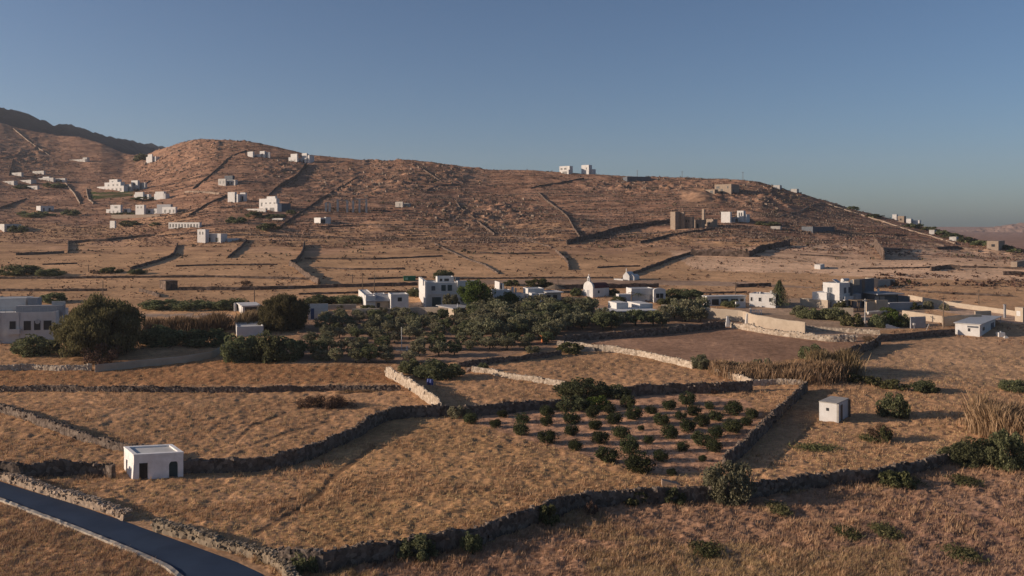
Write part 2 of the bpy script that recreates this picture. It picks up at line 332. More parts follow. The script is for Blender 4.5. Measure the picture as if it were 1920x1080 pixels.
# the spoil heap and the dug bank on the far slope
def bump_at(px, py, rx, ry, h):
    X0, Y0, _ = at(px, py); return h * np.exp(-((XG - X0) / rx) ** 2 - ((YG - Y0) / ry) ** 2)
dz = dz + bump_at(1312, 372, 9, 12, 3.2)
ZG = ZB + np.where(YG > CG, dz * .3, dz)
nr, nc = PXG.shape
V = np.stack([XG, YG, ZG], -1).reshape(-1, 3)
idx = np.arange(nr * nc).reshape(nr, nc)
Fq = np.stack([idx[:-1, :-1], idx[:-1, 1:], idx[1:, 1:], idx[1:, :-1]], -1).reshape(-1, 4)
GM, t, b = nodes('dry_ground', .95, .03)
at_ = t.nodes.new('ShaderNodeAttribute'); at_.attribute_name = 'field_colour'
tc = t.nodes.new('ShaderNodeTexCoord')
def gnoise(scale, detail, stretch=(1, 1, 1)):
    mp = t.nodes.new('ShaderNodeMapping'); mp.inputs['Scale'].default_value = stretch; t.links.new(tc.outputs['Object'], mp.inputs[0])
    n = t.nodes.new('ShaderNodeTexNoise'); n.inputs['Scale'].default_value = scale; n.inputs['Detail'].default_value = detail; n.inputs['Roughness'].default_value = .7
    t.links.new(mp.outputs[0], n.inputs['Vector']); return n
n1 = gnoise(1.3, 6, (.7, 1, 1)); n2 = gnoise(.22, 5, (.6, 1, 1)); n3 = gnoise(5, 4)
def mul(a, bsock, lo, hi, fac=1.0):
    r = ramp(t, [(.32, (lo,) * 3), (.68, (hi,) * 3)]); t.links.new(bsock, r.inputs[0])
    mx = t.nodes.new('ShaderNodeMix'); mx.data_type = 'RGBA'; mx.blend_type = 'MULTIPLY'; mx.inputs[0].default_value = fac
    t.links.new(a, mx.inputs[6]); t.links.new(r.outputs[0], mx.inputs[7]); return mx.outputs[2]
c_ = mul(at_.outputs['Color'], n1.outputs[0], .68, 1.28); c_ = mul(c_, n2.outputs[0], .78, 1.2); c_ = mul(c_, n3.outputs[0], .8, 1.15)
t.links.new(c_, b.inputs['Base Color'])
bp = t.nodes.new('ShaderNodeBump'); bp.inputs['Strength'].default_value = .55; bp.inputs['Distance'].default_value = .22
t.links.new(n1.outputs[0], bp.inputs['Height']); t.links.new(bp.outputs[0], b.inputs['Normal'])
gme = mesh('ground', V, Fq, GM, True)
ca = gme.color_attributes.new('field_colour', 'FLOAT_COLOR', 'POINT')
ca.data.foreach_set('color', np.concatenate([np.clip(colr, .01, 1), np.ones(PXG.shape + (1,))], -1).astype(np.float32).ravel())
structure(link('ground', gme))
# fast lookup of the finished surface for scattered things
GV = dict(X=XG.ravel(), Y=YG.ravel(), Z=ZG.ravel(), PX=PXG.ravel(), PY=PYG.ravel(), T=TG.ravel())

# ---------------------------------------------------------------- far mountain and far hill
def ridge_mesh(name, pts, mat, seed, right, left, step=14, rough=10):
    """pts: (px, skyline row, distance); a ridge with flanks right and left of it (metres per metre), cut by gullies"""
    P = np.array(pts, float); n = 160; tt = np.linspace(0, 1, n); tk = np.linspace(0, 1, len(P))
    px = np.interp(tt, tk, P[:, 0]); py = np.interp(tt, tk, P[:, 1]); Y = np.interp(tt, tk, P[:, 2])
    X = (px - 960) / F * Y; Z = CH - (py - YH) * Y / F
    dx = np.gradient(X); dy = np.gradient(Y); L = np.hypot(dx, dy); nx, ny = dy / L, -dx / L
    offs = np.concatenate([-np.linspace(1, 0, 26)[:-1] ** 1.3 * 700, np.linspace(0, 1, 60) ** 1.3 * 900])
    A, B = np.meshgrid(offs, np.arange(n)); xx = X[B] + nx[B] * A; yy = Y[B] + ny[B] * A
    sl = np.where(A > 0, right, left); zz = Z[B] - np.abs(A) * sl - np.abs(fbm(xx / 160, yy / 160, 5, seed)) * rough * np.minimum(np.abs(A) / 60, 1) * 2 + fbm(xx / 25, yy / 25, 4, seed + 5) * rough * .55
    zz = np.maximum(zz, -6)
    V = np.stack([xx, yy, zz], -1).reshape(-1, 3); m = A.shape[1]; idx = np.arange(n * m).reshape(n, m)
    f = np.stack([idx[:-1, :-1], idx[1:, :-1], idx[1:, 1:], idx[:-1, 1:]], -1).reshape(-1, 4)
    return structure(link(name, mesh(name, V, f, mat, False)))
MTN = noise_mat('mountain_scrub', (.028, .034, .036), (.055, .056, .054), .03, .95, 0, detail=8)
FARH = noise_mat('far_hill_earth', (.16, .10, .08), (.25, .165, .125), .02, .95, 0, detail=8)
ridge_mesh('mountain', [(-420, 130, 1000), (-120, 172, 1350), (0, 200, 1500), (50, 215, 1600), (90, 232, 1700), (135, 237, 1800), (190, 253, 1950), (240, 264, 2100), (285, 271, 2250), (310, 276, 2350), (420, 300, 2600)], MTN, 81, .44, .3, rough=14)
ridge_mesh('distant_hill', [(1700, 438, 3300), (1800, 432, 3300), (1850, 428, 3250), (1900, 419, 3200), (1960, 415, 3150), (2100, 405, 3000), (2500, 390, 2700)], FARH, 83, .16, .16, rough=16)

# ---------------------------------------------------------------- road and kerb
def strip(up, lo, n=90):
    def rs(l):
        l = np.array(l, float); s = np.concatenate([[0], np.cumsum(np.hypot(*np.diff(l, axis=0).T))]); q = np.linspace(0, s[-1], n)
        return np.stack([np.interp(q, s, l[:, 0]), np.interp(q, s, l[:, 1])], 1)
    return rs(up), rs(lo)
u, l = strip(ROAD_UP, ROAD_LO)
v = []
for a, c in zip(u, l):
    A = Vector(at(*a)); Cc = Vector(at(*c))
    for q in np.linspace(0, 1, 7):
        p = A.lerp(Cc, q); v.append((p.x, p.y, zg(p.x, p.y) + .03 + .05 * math.sin(q * math.pi)))
f = [(i * 7 + j, (i + 1) * 7 + j, (i + 1) * 7 + j + 1, i * 7 + j + 1) for i in range(len(u) - 1) for j in range(6)]
ASPH = noise_mat('worn_asphalt', (.019, .033, .062), (.034, .054, .092), .25, .8, .1, .12, detail=6)  # blue of the reflected sky is put into the base colour
structure(link('road', mesh('road', v, [q[::-1] for q in f], ASPH, True)))

# ---------------------------------------------------------------- walls
def resample(line, step):
    P = np.array(line, float); s = np.concatenate([[0], np.cumsum(np.hypot(*np.diff(P[:, :2], axis=0).T))])
    n = max(2, int(s[-1] / step) + 1); q = np.linspace(0, s[-1], n)
    return np.stack([np.interp(q, s, P[:, i]) for i in range(P.shape[1])], 1)
ICO = None
def rock_verts(n):
    """n rough eight-cornered stones of unit size -> verts (n,8,3), face pattern"""
    base = np.array([(-1, -1, -1), (1, -1, -1), (1, 1, -1), (-1, 1, -1), (-.8, -.8, 1), (.8, -.8, 1), (.8, .8, 1), (-.8, .8, 1)], float) * .5
    v = base[None] * rng.uniform(.65, 1.25, (n, 8, 1)) + rng.normal(0, .07, (n, 8, 3))
    a = rng.uniform(0, 6.28, n); ca_, sa = np.cos(a), np.sin(a)
    x = v[..., 0] * ca_[:, None] - v[..., 1] * sa[:, None]; y = v[..., 0] * sa[:, None] + v[..., 1] * ca_[:, None]
    return np.stack([x, y, v[..., 2]], -1)
RF = np.array([(3, 2, 1, 0), (4, 5, 6, 7), (0, 1, 5, 4), (1, 2, 6, 5), (2, 3, 7, 6), (3, 0, 4, 7)])
def rocks(pos, size, flat=.75):
    n = len(pos); v = rock_verts(n) * np.asarray(size)[:, None, None]; v[..., 2] *= flat
    v = v + np.asarray(pos)[:, None, :]
    return v.reshape(-1, 3), (RF[None] + (np.arange(n) * 8)[:, None, None]).reshape(-1, 4)
def wall(line, h, wd_, label, mat=None, stones=0.0, rough=1.0, name='dry_stone_wall', cat='wall', step=None, group=None, smat=None):
    """line: the wall's top edge in photo pixels; built as a rough stone bank at its place on the ground"""
    mat = mat or STONE; wd = wd_ * (.6 if mat is STONE else .68)
    W = np.array([at(px, py, h)[:2] for px, py in resample(line, 9)])
    s = step or (0.3 if W[:, 1].mean() < 170 else .7 if W[:, 1].mean() < 330 else 1.2)
    W = resample(W, s)
    d = np.gradient(W, axis=0); d /= np.linalg.norm(d, axis=1)[:, None] + 1e-9; nrm = np.stack([d[:, 1], -d[:, 0]], 1)
    prof = [(-.52, -.5), (-.5, .12), (-.46, .42), (-.42, .72), (-.34, .97), (0, 1.03), (.34, .97), (.42, .72), (.46, .42), (.5, .12), (.52, -.5)]
    n = len(W); m = len(prof); V = np.zeros((n, m, 3))
    top = h * (1 + rough * .16 * np.clip(fbm(np.arange(n) * s / 2.5, np.full(n, 3.3), 3, int(abs(W[0, 0]) * 10)) * 2, -1.2, 1))
    zb_ = zbase(W[:, 0], W[:, 1])
    for j, (o, hh) in enumerate(prof):
        V[:, j, 0] = W[:, 0] + nrm[:, 0] * o * wd; V[:, j, 1] = W[:, 1] + nrm[:, 1] * o * wd
        V[:, j, 2] = zb_ + np.where(hh > 0, hh * top, hh)
    V += rng.normal(0, 1, V.shape) * .045 * rough * min(1, s * 2.2)
    idx = np.arange(n * m).reshape(n, m)
    f = np.stack([idx[:-1, :-1], idx[1:, :-1], idx[1:, 1:], idx[:-1, 1:]], -1).reshape(-1, 4)
    f = np.concatenate([f, np.array([[idx[0, j], idx[0, j + 1], idx[0, m - 2 - j], idx[0, m - 1 - j]] for j in range(m // 2)] + [[idx[-1, m - 1 - j], idx[-1, m - 2 - j], idx[-1, j + 1], idx[-1, j]] for j in range(m // 2)])])
    V = V.reshape(-1, 3)
    me = None
    if stones > 0:
        k_ = int(stones * n * s); i_ = rng.integers(0, n, k_); side = rng.uniform(-1, 1, k_)
        hz = np.where(np.abs(side) > .75, rng.uniform(.1, 1, k_), 1.0)
        pos = np.stack([W[i_, 0] + nrm[i_, 0] * side * wd * .47 + rng.normal(0, .1, k_), W[i_, 1] + nrm[i_, 1] * side * wd * .47 + rng.normal(0, .1, k_), zb_[i_] + top[i_] * hz], 1)
        rv, rf = rocks(pos, rng.uniform(.14, .36, k_) * (h + .6) / 1.7)
        f = np.concatenate([f, rf + len(V)]); V = np.concatenate([V, rv])
    c = np.array([W[:, 0].mean(), W[:, 1].mean(), zb_.mean()])
    o = link(name, mesh(name, V - c, f, mat), None, c)
    return tag(o, label, cat, group)
ROADWALL = [(-80, 858), (10, 885), (50, 898), (112, 918), (162, 932), (217, 949), (240, 960)]
wall(ROADWALL, .8, 1.3, 'low rubble wall heaped along the asphalt road, its stretch nearest the arched white hut', RUBBLE, 34, 1.6, step=.4)
wall([(292, 977), (330, 987), (362, 993), (412, 1010), (460, 1019), (500, 1032), (530, 1049), (548, 1072), (564, 1097)], .8, 1.3, 'low rubble wall curving off the asphalt road beside the dirt mound', RUBBLE, 34, 1.6, step=.4)
wall([(525, 1028), (570, 1035), (612, 1037), (650, 1026), (712, 1017), (775, 1006), (837, 1000), (860, 996), (897, 989), (935, 972), (985, 959), (1035, 941), (1065, 930), (1090, 923), (1172, 917), (1235, 915), (1317, 911), (1350, 909), (1397, 908)], 1.5, .9, 'long dark dry stone wall winding along the bottom edge of the golden field', None, 4)
wall([(1400, 908), (1420, 906), (1455, 899), (1490, 893), (1540, 887), (1610, 884), (1650, 878), (1720, 863), (1770, 850), (1850, 838)], 1.4, .9, 'dark dry stone wall running from the round tree to the big thicket at right', None, 4)
wall([(-60, 866), (0, 869), (37, 873), (75, 869), (125, 865), (200, 866), (213, 871)], 1.5, .9, 'dry stone wall ending just left of the arched white hut', None, 4)
wall([(340, 862), (400, 860), (450, 859), (500, 855), (550, 845), (595, 830), (637, 812), (675, 794), (700, 778), (715, 772), (725, 767), (775, 762), (825, 760)], 1.6, .9, 'dry stone wall with the widest shadow, sweeping up from the arched white hut', None, 4)
wall([(825, 760), (875, 761), (950, 756), (1000, 750), (1050, 748)], 1.5, .9, 'dark dry stone wall leading to the big rounded thicket above the small orchard', None, 3)
wall([(1150, 727), (1200, 723), (1260, 719), (1335, 718), (1410, 714)], 1.6, .9, 'dark dry stone wall running from the rounded thicket along the back of the small orchard', None, 3)
wall([(1410, 713), (1455, 711), (1505, 712)], .9, .8, 'short pale dry stone wall at the foot of the tall dry reeds', STONEP, 1.2, .7)
wall([(-60, 742), (0, 757), (37, 769), (100, 790), (137, 804), (175, 816), (225, 828), (275, 838), (318, 850)], 1.1, .9, 'dry stone wall slanting down across the left field behind the arched hut', None, 4)
wall([(1512, 716), (1480, 746), (1447, 776), (1422, 802), (1385, 836), (1358, 856)], 1.4, .9, 'straight dry stone wall slanting down the right side of the small orchard', None, 4)
wall([(-60, 725), (100, 724), (200, 724), (330, 725), (475, 725), (600, 723), (750, 722)], .9, .8, 'long level dry stone wall across the whole left field', None, 5)
wall([(725, 687), (750, 700), (780, 717), (800, 732), (822, 749), (828, 757)], 1.7, .7, 'pale plastered wall bending down towards the winding dry stone walls', STONEP, 1)
wall([(-60, 686), (0, 685), (60, 683), (110, 685), (172, 684)], 1.0, .8, 'pale dry stone wall in front of the balconied white house', STONEP, 4)
wall([(178, 684), (260, 676), (340, 668), (400, 659), (420, 645)], 1.3, .4, 'smooth plastered lane wall shaded by the huge drooping tree', TAN, 0, .15, name='plastered_wall')
wall([(860, 679), (927, 671), (1002, 664), (1052, 656)], 1.0, .8, 'dark dry stone wall along the open south rows of the olive grove', None, 2)
wall([(885, 687), (920, 691), (950, 699), (1000, 706), (1062, 715)], .9, .7, 'pale dry stone wall dividing the two small fields below the grove, left of the thicket', STONEP, 1.2, .7)
wall([(1045, 639), (1090, 642), (1112, 646), (1150, 649), (1200, 656), (1237, 665), (1275, 673), (1300, 679)], 1.2, .8, 'long pale dry stone wall along the smooth brown ploughed field', STONEP, 1.2, .7)
wall([(1340, 690), (1380, 701), (1410, 711)], 1.1, .8, 'pale dry stone wall stub between the grey bush and the reeds', STONEP, 1.2, .7)
wall([(1056, 629), (1115, 623), (1190, 619), (1246, 614), (1302, 608), (1359, 602)], 1.6, .7, 'dark stone wall with a pale top between the olive grove and the ploughed field', None, 1)
wall([(1240, 572), (1293, 573), (1332, 578), (1392, 583), (1416, 591), (1454, 597), (1510, 605)], 2.6, .7, 'tall tan plastered garden wall behind the end of the olive grove', TAN, 0, .15, name='plastered_wall')
wall([(1371, 604), (1416, 612), (1454, 618), (1510, 625), (1560, 630), (1605, 630)], 1.2, 1.2, 'pale rubble bank along the top of the ploughed field', STONEP, 6, 1.5)
wall([(1510, 611), (1529, 612), (1604, 617), (1650, 620)], .9, .7, 'low pale wall under the garden shrubs of the white cube house', STONEP, 2)
wall([(1645, 629), (1700, 624), (1767, 618), (1790, 616)], 1.4, .6, 'long wall with a sunlit top running up to the white shed', None, 0, .4)
wall([(1650, 630), (1632, 640), (1604, 648), (1574, 658)], 1.8, .8, 'dark stone wall dropping from the pruned bush to the reeds', None, 2)
wall([(1703, 553), (1727, 557), (1767, 564), (1817, 571), (1883, 580), (1960, 592)], 1.2, .5, 'long pale roadside wall beyond the dark roofed terrace', TAN, 0, .2, name='plastered_wall')
wall([(1692, 582), (1767, 593)], 1.7, .5, 'tan garden wall with a gate post below the terrace shrubs', TAN, 0, .2, name='plastered_wall')
wall([(1768, 595), (1800, 591), (1840, 590)], 2.2, .5, 'dark shaded wall behind the white shed', TAN, 0, .2, name='plastered_wall')
wall([(1828, 584), (1858, 583)], 2.2, .5, 'short dark wall block above the white shed roof', TAN, 0, .2, name='plastered_wall')
wall([(1707, 595), (1735, 594)], 2.6, .5, 'dark wall panel with a small white meter box beside the garden trees', GREYW, 0, .2, name='plastered_wall')
wall([(660, 579), (740, 578), (790, 576), (868, 578)], 2.0, .6, 'long tan retaining wall below the two white houses above the grove', TAN, 0, .2, name='plastered_wall')
wall([(560, 572), (620, 571), (668, 570)], 1.4, .5, 'pale wall between the flat roofed cottages behind the dark tree', TAN, 0, .2, name='plastered_wall')
wall([(1540, 578), (1570, 577), (1600, 578)], 1.9, .5, 'tan terrace wall under the porch of the white cube house', TAN, 0, .2, name='plastered_wall')
# plain
wall([(262, 541), (280, 545), (300, 552)], .9, .8, 'short pale wall in the field left of the old stone hut', STONEH)
wall([(335, 538), (440, 538), (500, 537), (620, 533), (783, 529)], 1.0, .9, 'long dark wall across the plain behind the white cottages', STONEH)
wall([(-40, 541), (100, 542), (200, 541)], .7, .8, 'thin stone wall across the tan plain left of the utility pole', STONEH)
wall([(-40, 519), (100, 519), (250, 517), (400, 516), (590, 521)], .7, .8, 'long stone wall across the plain along the green hedge', STONEH)
wall([(1040, 535), (1120, 533), (1235, 531)], 1.3, .9, 'dark wall along the dirt road below the twin white chapels', STONEH)
wall([(1380, 533), (1445, 530)], 1.0, .9, 'short dark wall beside the utility pole left of the conifer', STONEH)
wall([(1745, 500), (1775, 496), (1800, 497)], 1.6, 1, 'dark bank with a broad shadow on the pale right plain', STONEH)
wall([(1880, 509), (1960, 509)], 1.3, 1, 'dark bank at the right edge of the plain', STONEH)
wall([(1610, 502), (1680, 501), (1745, 500), (1830, 498), (1930, 504)], .5, .7, 'thin line of stones across the pale right plain', STONEH)
for ln, lb in [([(80, 494), (145, 492)], 'short dark field wall above the hedge of the left plain'), ([(835, 521), (930, 520), (1040, 519), (1150, 519)], 'dark wall behind the dirt road, left of the twin chapels'),
    ([(690, 521), (740, 519), (800, 518)], 'dark field wall behind the green container'), ([(1416, 478), (1470, 484), (1528, 491)], 'thin wall slanting over the pale plain below the shadowed wall'), ([(1500, 476), (1545, 478), (1590, 481)], 'thin field line under the right shoulder'),
    ([(1719, 451), (1745, 454), (1771, 459)], 'dark field wall right of the earth bank'), ([(1802, 499), (1860, 500), (1930, 501)], 'thin field wall at the right, above the dark bank'), ([(590, 500), (660, 503), (760, 502)], 'faint field wall at the hill foot above the three poles'),
    ([(900, 472), (960, 474), (1030, 473)], 'faint field wall at the centre of the hill foot'), ([(330, 497), (400, 495), (520, 494)], 'faint field wall left of the zigzag wall'), ([(1250, 545), (1330, 547), (1400, 546)], 'faint field wall behind the long low white house'),
    ([(1690, 541), (1780, 548), (1900, 553)], 'faint field wall beyond the roadside wall'), ([(560, 549), (640, 547), (760, 545)], 'faint field wall above the white cottage'), ([(1120, 500), (1150, 498), (1200, 497)], 'faint field wall above the twin chapels')]:
    wall(ln, .55, .9, lb, STONEH, group='walls over the plain')
# hill
HW = [([(128, 470), (128, 452), (165, 449), (200, 448), (245, 442), (290, 438)], 'stepped stone wall framing the fields below the white colonnade'),
 ([(245, 500), (300, 485), (325, 475), (333, 455)], 'stone wall curling up towards the two storey white house at left'),
 ([(428, 479), (450, 462), (462, 448)], 'short stone wall right of the two storey white house'),
 ([(598, 523), (578, 512), (567, 504), (552, 492), (540, 489), (555, 485), (567, 470), (571, 452)], 'zigzag stone wall with a broad shadow at the foot of the hill'),
 ([(572, 483), (700, 484), (830, 478)], 'faint level stone wall across the lower hill'),
 ([(420, 302), (425, 297), (445, 287), (462, 281)], 'stone wall climbing left of the upper white houses'),
 ([(362, 352), (400, 322), (424, 300)], 'stone wall climbing the slope below the rocky summit'),
 ([(525, 344), (555, 329), (575, 304)], 'stone wall with a dark triangular shadow below the two upper villas'),
 ([(504, 364), (525, 344)], 'short stone wall below the shadowed wall under the villas'),
 ([(527, 422), (550, 405), (575, 390), (600, 372), (625, 357), (650, 343), (672, 330)], 'long stone wall climbing past the concrete frame building'),
 ([(782, 310), (810, 327), (830, 341)], 'stone wall coming down from the middle of the skyline'),
 ([(800, 355), (825, 346), (862, 345)], 'stone wall bending under the rocky crag'),
 ([(855, 375), (862, 388), (885, 404), (905, 421), (927, 437)], 'stone wall down the middle of the hill, left of its long neighbour'),
 ([(1010, 360), (1025, 375), (1050, 392), (1065, 405), (1075, 424), (1087, 442)], 'long winding stone wall down the centre of the hill'),
 ([(1062, 450), (1110, 439), (1160, 425), (1210, 417), (1255, 411)], 'broad dark wall along the track to the stone castle ruin'),
 ([(995, 352), (1010, 347), (1047, 342), (1095, 333)], 'stone wall below the pair of skyline houses'),
 ([(1042, 467), (1065, 487), (1067, 501)], 'short dark stone wall above the chapel'),
 ([(815, 455), (840, 468), (880, 486), (905, 493), (935, 511)], 'faint stone wall above the two storey white house with shutters'),
 ([(1180, 512), (1235, 492), (1260, 482), (1295, 472)], 'stone wall climbing away from the twin white chapels'),
 ([(1200, 452), (1256, 439), (1294, 433), (1340, 427)], 'stone wall under the castle ruin'),
 ([(1295, 468), (1350, 469), (1406, 471), (1425, 460), (1481, 450)], 'stone wall with the long flat shadow on the right slope'),
 ([(1429, 386), (1431, 369), (1449, 356)], 'stone wall rising right of the unfinished hilltop building'),
 ([(1460, 405), (1500, 395), (1528, 381), (1545, 379), (1565, 386), (1609, 400), (1653, 413), (1697, 428), (1740, 440), (1791, 455)], 'pale wall along the track over the right shoulder of the hill'),
 ([(162, 352), (165, 372), (175, 380)], 'pale wall at the left end of the green lawn'),
 ([(347, 358), (380, 358), (412, 361)], 'pale retaining wall on the slope above the row houses'),
 ([(355, 402), (387, 381), (425, 365)], 'stone wall descending left of the cubic white house'),
 ([(253, 357), (282, 337)], 'stone wall behind the white villa with the lawn'),
 ([(25, 240), (55, 265), (92, 290)], 'pale wall on the flank of the far left spur'),
 ([(25, 296), (17, 327)], 'steep stone wall at the far left slope'),
 ([(0, 388), (50, 371)], 'stone wall slanting at the left edge of the picture'),
 ([(122, 342), (140, 362), (150, 380)], 'pale wall beside the dark lane left of the lawn'),
 ([(30, 474), (80, 472), (120, 470)], 'dark stone wall at the lower left of the hill foot'),
 ([(1640, 446), (1650, 458), (1657, 468)], 'earth bank casting the dark block of shadow on the right slope'),
 ([(1755, 463), (1800, 461), (1835, 468)], 'stone wall at the right foot of the hill'),
 ([(1560, 430), (1620, 436), (1700, 440)], 'faint stone line on the right shoulder'),
 ([(600, 424), (690, 420), (760, 425)], 'faint stone terrace right of the barrel roofed cottage'),
 ([(960, 440), (1010, 455), (1035, 462)], 'faint stone terrace at the centre foot of the hill')]
for ln, lb in HW:
    hh = {'earth bank casting the dark block of shadow on the right slope': 4.2, 'stone wall with a dark triangular shadow below the two upper villas': 2.6, 'zigzag stone wall with a broad shadow at the foot of the hill': 1.8,
          'broad dark wall along the track to the stone castle ruin': 2.2, 'stone wall with the long flat shadow on the right slope': 2.4}.get(lb, 1.05)
    pale = lb.startswith('pale'); faint = 'faint' in lb
    wall(ln, .6 if faint else .55 if 'shoulder' in lb else hh, .9, lb, HILLP if pale else STONEH, group='walls over the hill')
# pale kerb along the near side of the road
kb = [(a - 2, c + 5) for a, c in ROAD_LO]
W = resample(np.array([at(x, y)[:2] for x, y in resample(kb, 14)]), .6)
d = np.gradient(W, axis=0); d /= np.linalg.norm(d, axis=1)[:, None]; nn = np.stack([d[:, 1], -d[:, 0]], 1)
kz = zbase(W[:, 0], W[:, 1]); m = len(W); jit = rng.normal(0, .03, (m, 4))
V = np.zeros((m, 4, 3))
for j, (o, h) in enumerate([(-.24, -.3), (-.21, .16), (.22, .18), (.27, -.3)]):
    V[:, j, 0] = W[:, 0] + nn[:, 0] * (o + jit[:, j]); V[:, j, 1] = W[:, 1] + nn[:, 1] * (o + jit[:, j]); V[:, j, 2] = kz + h + jit[:, j]
idx = np.arange(m * 4).reshape(m, 4)
f = np.stack([idx[:-1, :-1], idx[1:, :-1], idx[1:, 1:], idx[:-1, 1:]], -1).reshape(-1, 4)
structure(link('kerb', mesh('kerb', V.reshape(-1, 3), f, KERB)))

# ================================================================ PLANTS
def leaf_quads(C, size, aspect=.55, up=0.0):
    n = len(C); a = rng.normal(0, 1, (n, 3)); a[:, 2] += up * rng.choice([-1, 1], n) * 2; a /= np.linalg.norm(a, axis=1)[:, None]
    b = np.cross(a, rng.normal(0, 1, (n, 3))); b /= np.linalg.norm(b, axis=1)[:, None] + 1e-9
    s = np.asarray(size).reshape(-1, 1) * rng.uniform(.6, 1.3, (n, 1)); a = a * s; b = b * s * aspect
    V = np.stack([C - a, C - b * .9, C + a, C + b], 1)
    return V.reshape(-1, 3), np.arange(n * 4).reshape(n, 4)
def fib(n):
    i = np.arange(n) + .5; ph = np.arccos(1 - 2 * i / n); a = i * 2.39996 + rng.uniform(0, 6)
    return np.stack([np.cos(a) * np.sin(ph), np.sin(a) * np.sin(ph), np.cos(ph)], 1)
def crown_pts(n_cl, n_lf, rad, cz, rc=(.28, .42), floor=None, shell=.75):
    """leaf positions in uneven clumps over an ellipsoid"""
    u = fib(n_cl) + rng.normal(0, .22, (n_cl, 3)); u /= np.linalg.norm(u, axis=1)[:, None]
    cl = u * rng.uniform(.55, .85, (n_cl, 1)); cl = cl * np.array(rad) + np.array([0, 0, cz])
    r = rng.uniform(*rc, n_cl) * min(rad)
    k = rng.integers(0, n_cl, n_lf); q = rng.normal(0, 1, (n_lf, 3)); q /= np.linalg.norm(q, axis=1)[:, None]
    q[:, 2] *= .85
    P = cl[k] + q * (r[k] * np.where(rng.random(n_lf) < shell, rng.uniform(.8, 1.08, n_lf), rng.uniform(.1, .8, n_lf)))[:, None]
    if floor is not None: P[:, 2] = np.where(P[:, 2] < floor, floor + np.abs(P[:, 2] - floor) * .5, P[:, 2])
    return P
def crown_mesh(name, mat, n_cl, n_lf, rad, cz, leaf, floor=None, aspect=.55, up=0, rc=(.28, .42)):
    P = crown_pts(n_cl, n_lf, rad, cz, rc, floor); v, f = leaf_quads(P, leaf, aspect, up)
    return mesh(name, v, f, mat)
def trunk_mesh(name, h, r, limbs=4, spread=.5, lean=.1):
    mb = MB(); top = Vector((lean * h, 0, h * .55)); mb.tube((0, 0, -.25), top, r, r * .6)
    for i in range(limbs):
        a = 6.28 * i / limbs + random.uniform(-.4, .4); e = top + Vector((math.cos(a) * spread, math.sin(a) * spread, h * random.uniform(.3, .5)))
        mb.tube(top - Vector((0, 0, .05)), e, r * .5, r * .2, 5)
    return mesh(name, mb.v, mb.f, BARK)
# prototypes: unit shrub about 2 wide and 1 high (x, y in -1..1, z 0..1)
def shrub_proto(mat, n_cl=16, n_lf=1500, leaf=.085, aspect=.6, rc=(.3, .5)):
    return crown_mesh('shrub', mat, n_cl, n_lf, (.82, .82, .5), .38, leaf, -.02, aspect, 0, rc)
SH = {'small': [shrub_proto(LEAF_SHRUB) for _ in range(4)], 'dark': [shrub_proto(LEAF_DARK, 26, 3800, .055) for _ in range(3)],
      'olive': [shrub_proto(LEAF_OLIVE, 22, 2600, .06) for _ in range(3)], 'big': [shrub_proto(LEAF_DARK, 46, 9000, .036, .6, (.22, .4)) for _ in range(2)],
      'green': [shrub_proto(LEAF_GREEN, 20, 2500, .06) for _ in range(2)], 'brown': [shrub_proto(LEAF_BROWN, 16, 2200, .075, .18) for _ in range(2)],
      'grey': [shrub_proto(LEAF_OLIVE, 44, 9500, .036, .6, (.24, .42)) for _ in range(2)], 'far': [shrub_proto(LEAF_DARK, 10, 420, .14) for _ in range(3)]}
def shrub(px, pyb, wpx, hpx, kind, label, name='shrub', cat='bush', group=None, sink=.10, deep=.85):
    x, y, z = at(px, pyb); s = F / y; wm = wpx / s / 2 * 1.2; hm = hpx / s * 1.12
    o = link(name, random.choice(SH[kind]), None, (x, y + wm * .3 * deep, zg(x, y + wm * .3 * deep) - hm * sink)); o.scale = (wm, wm * deep, hm); o.rotation_euler[2] = 0 if deep < .7 else random.uniform(0, 6.28)
    return tag(o, label, cat, group)
ORD = 'first second third fourth fifth sixth seventh eighth ninth tenth eleventh twelfth thirteenth fourteenth fifteenth sixteenth seventeenth eighteenth nineteenth twentieth twenty-first twenty-second twenty-third twenty-fourth twenty-fifth twenty-sixth twenty-seventh twenty-eighth twenty-ninth thirtieth'.split()
# --- the small walled orchard
ORCH = [(882, 787, 24), (929, 796, 20), (942, 777, 18), (979, 785, 24), (976, 807, 28), (1025, 774, 25), (1025, 792, 22), (1026, 822, 33), (1071, 786, 28), (1071, 809, 25),
        (1079, 836, 27), (1111, 775, 25), (1115, 798, 25), (1124, 823, 31), (1144, 769, 23), (1152, 787, 26), (1164, 812, 32), (1181, 838, 35), (1139, 855, 40), (1177, 757, 27),
        (1189, 778, 28), (1202, 804, 12), (1196, 870, 50), (1216, 826, 19), (1221, 770, 20), (1240, 788, 28), (1256, 812, 30), (1239, 856, 28), (1255, 761, 24), (1290, 749, 30),
        (1330, 762, 17), (1376, 768, 32), (1410, 777, 24), (1276, 780, 22), (1300, 772, 25), (1342, 781, 26), (1316, 790, 30), (1374, 801, 34), (1399, 792, 20), (1290, 801, 28),
        (1344, 812, 27), (1315, 825, 32), (1339, 838, 29), (1279, 839, 23), (1317, 861, 14), (1260, 886, 18)]
ot = trunk_mesh('trunk', .5, .09, 3, .25)
ocr = [crown_mesh('crown', LEAF_CITRUS, 22, 2400, (.86, .86, .46), .47, .062, .03, .6, 0, (.45, .85)) for _ in range(5)]
rows = {}
for t_ in sorted(ORCH, key=lambda a: -a[1]):
    for r_ in rows:
        if abs(r_ - t_[1]) < 8: rows[r_].append(t_); break
    else: rows[t_[1]] = [t_]
RN = ['front', 'second', 'third', 'fourth', 'fifth', 'sixth', 'seventh', 'eighth', 'back']
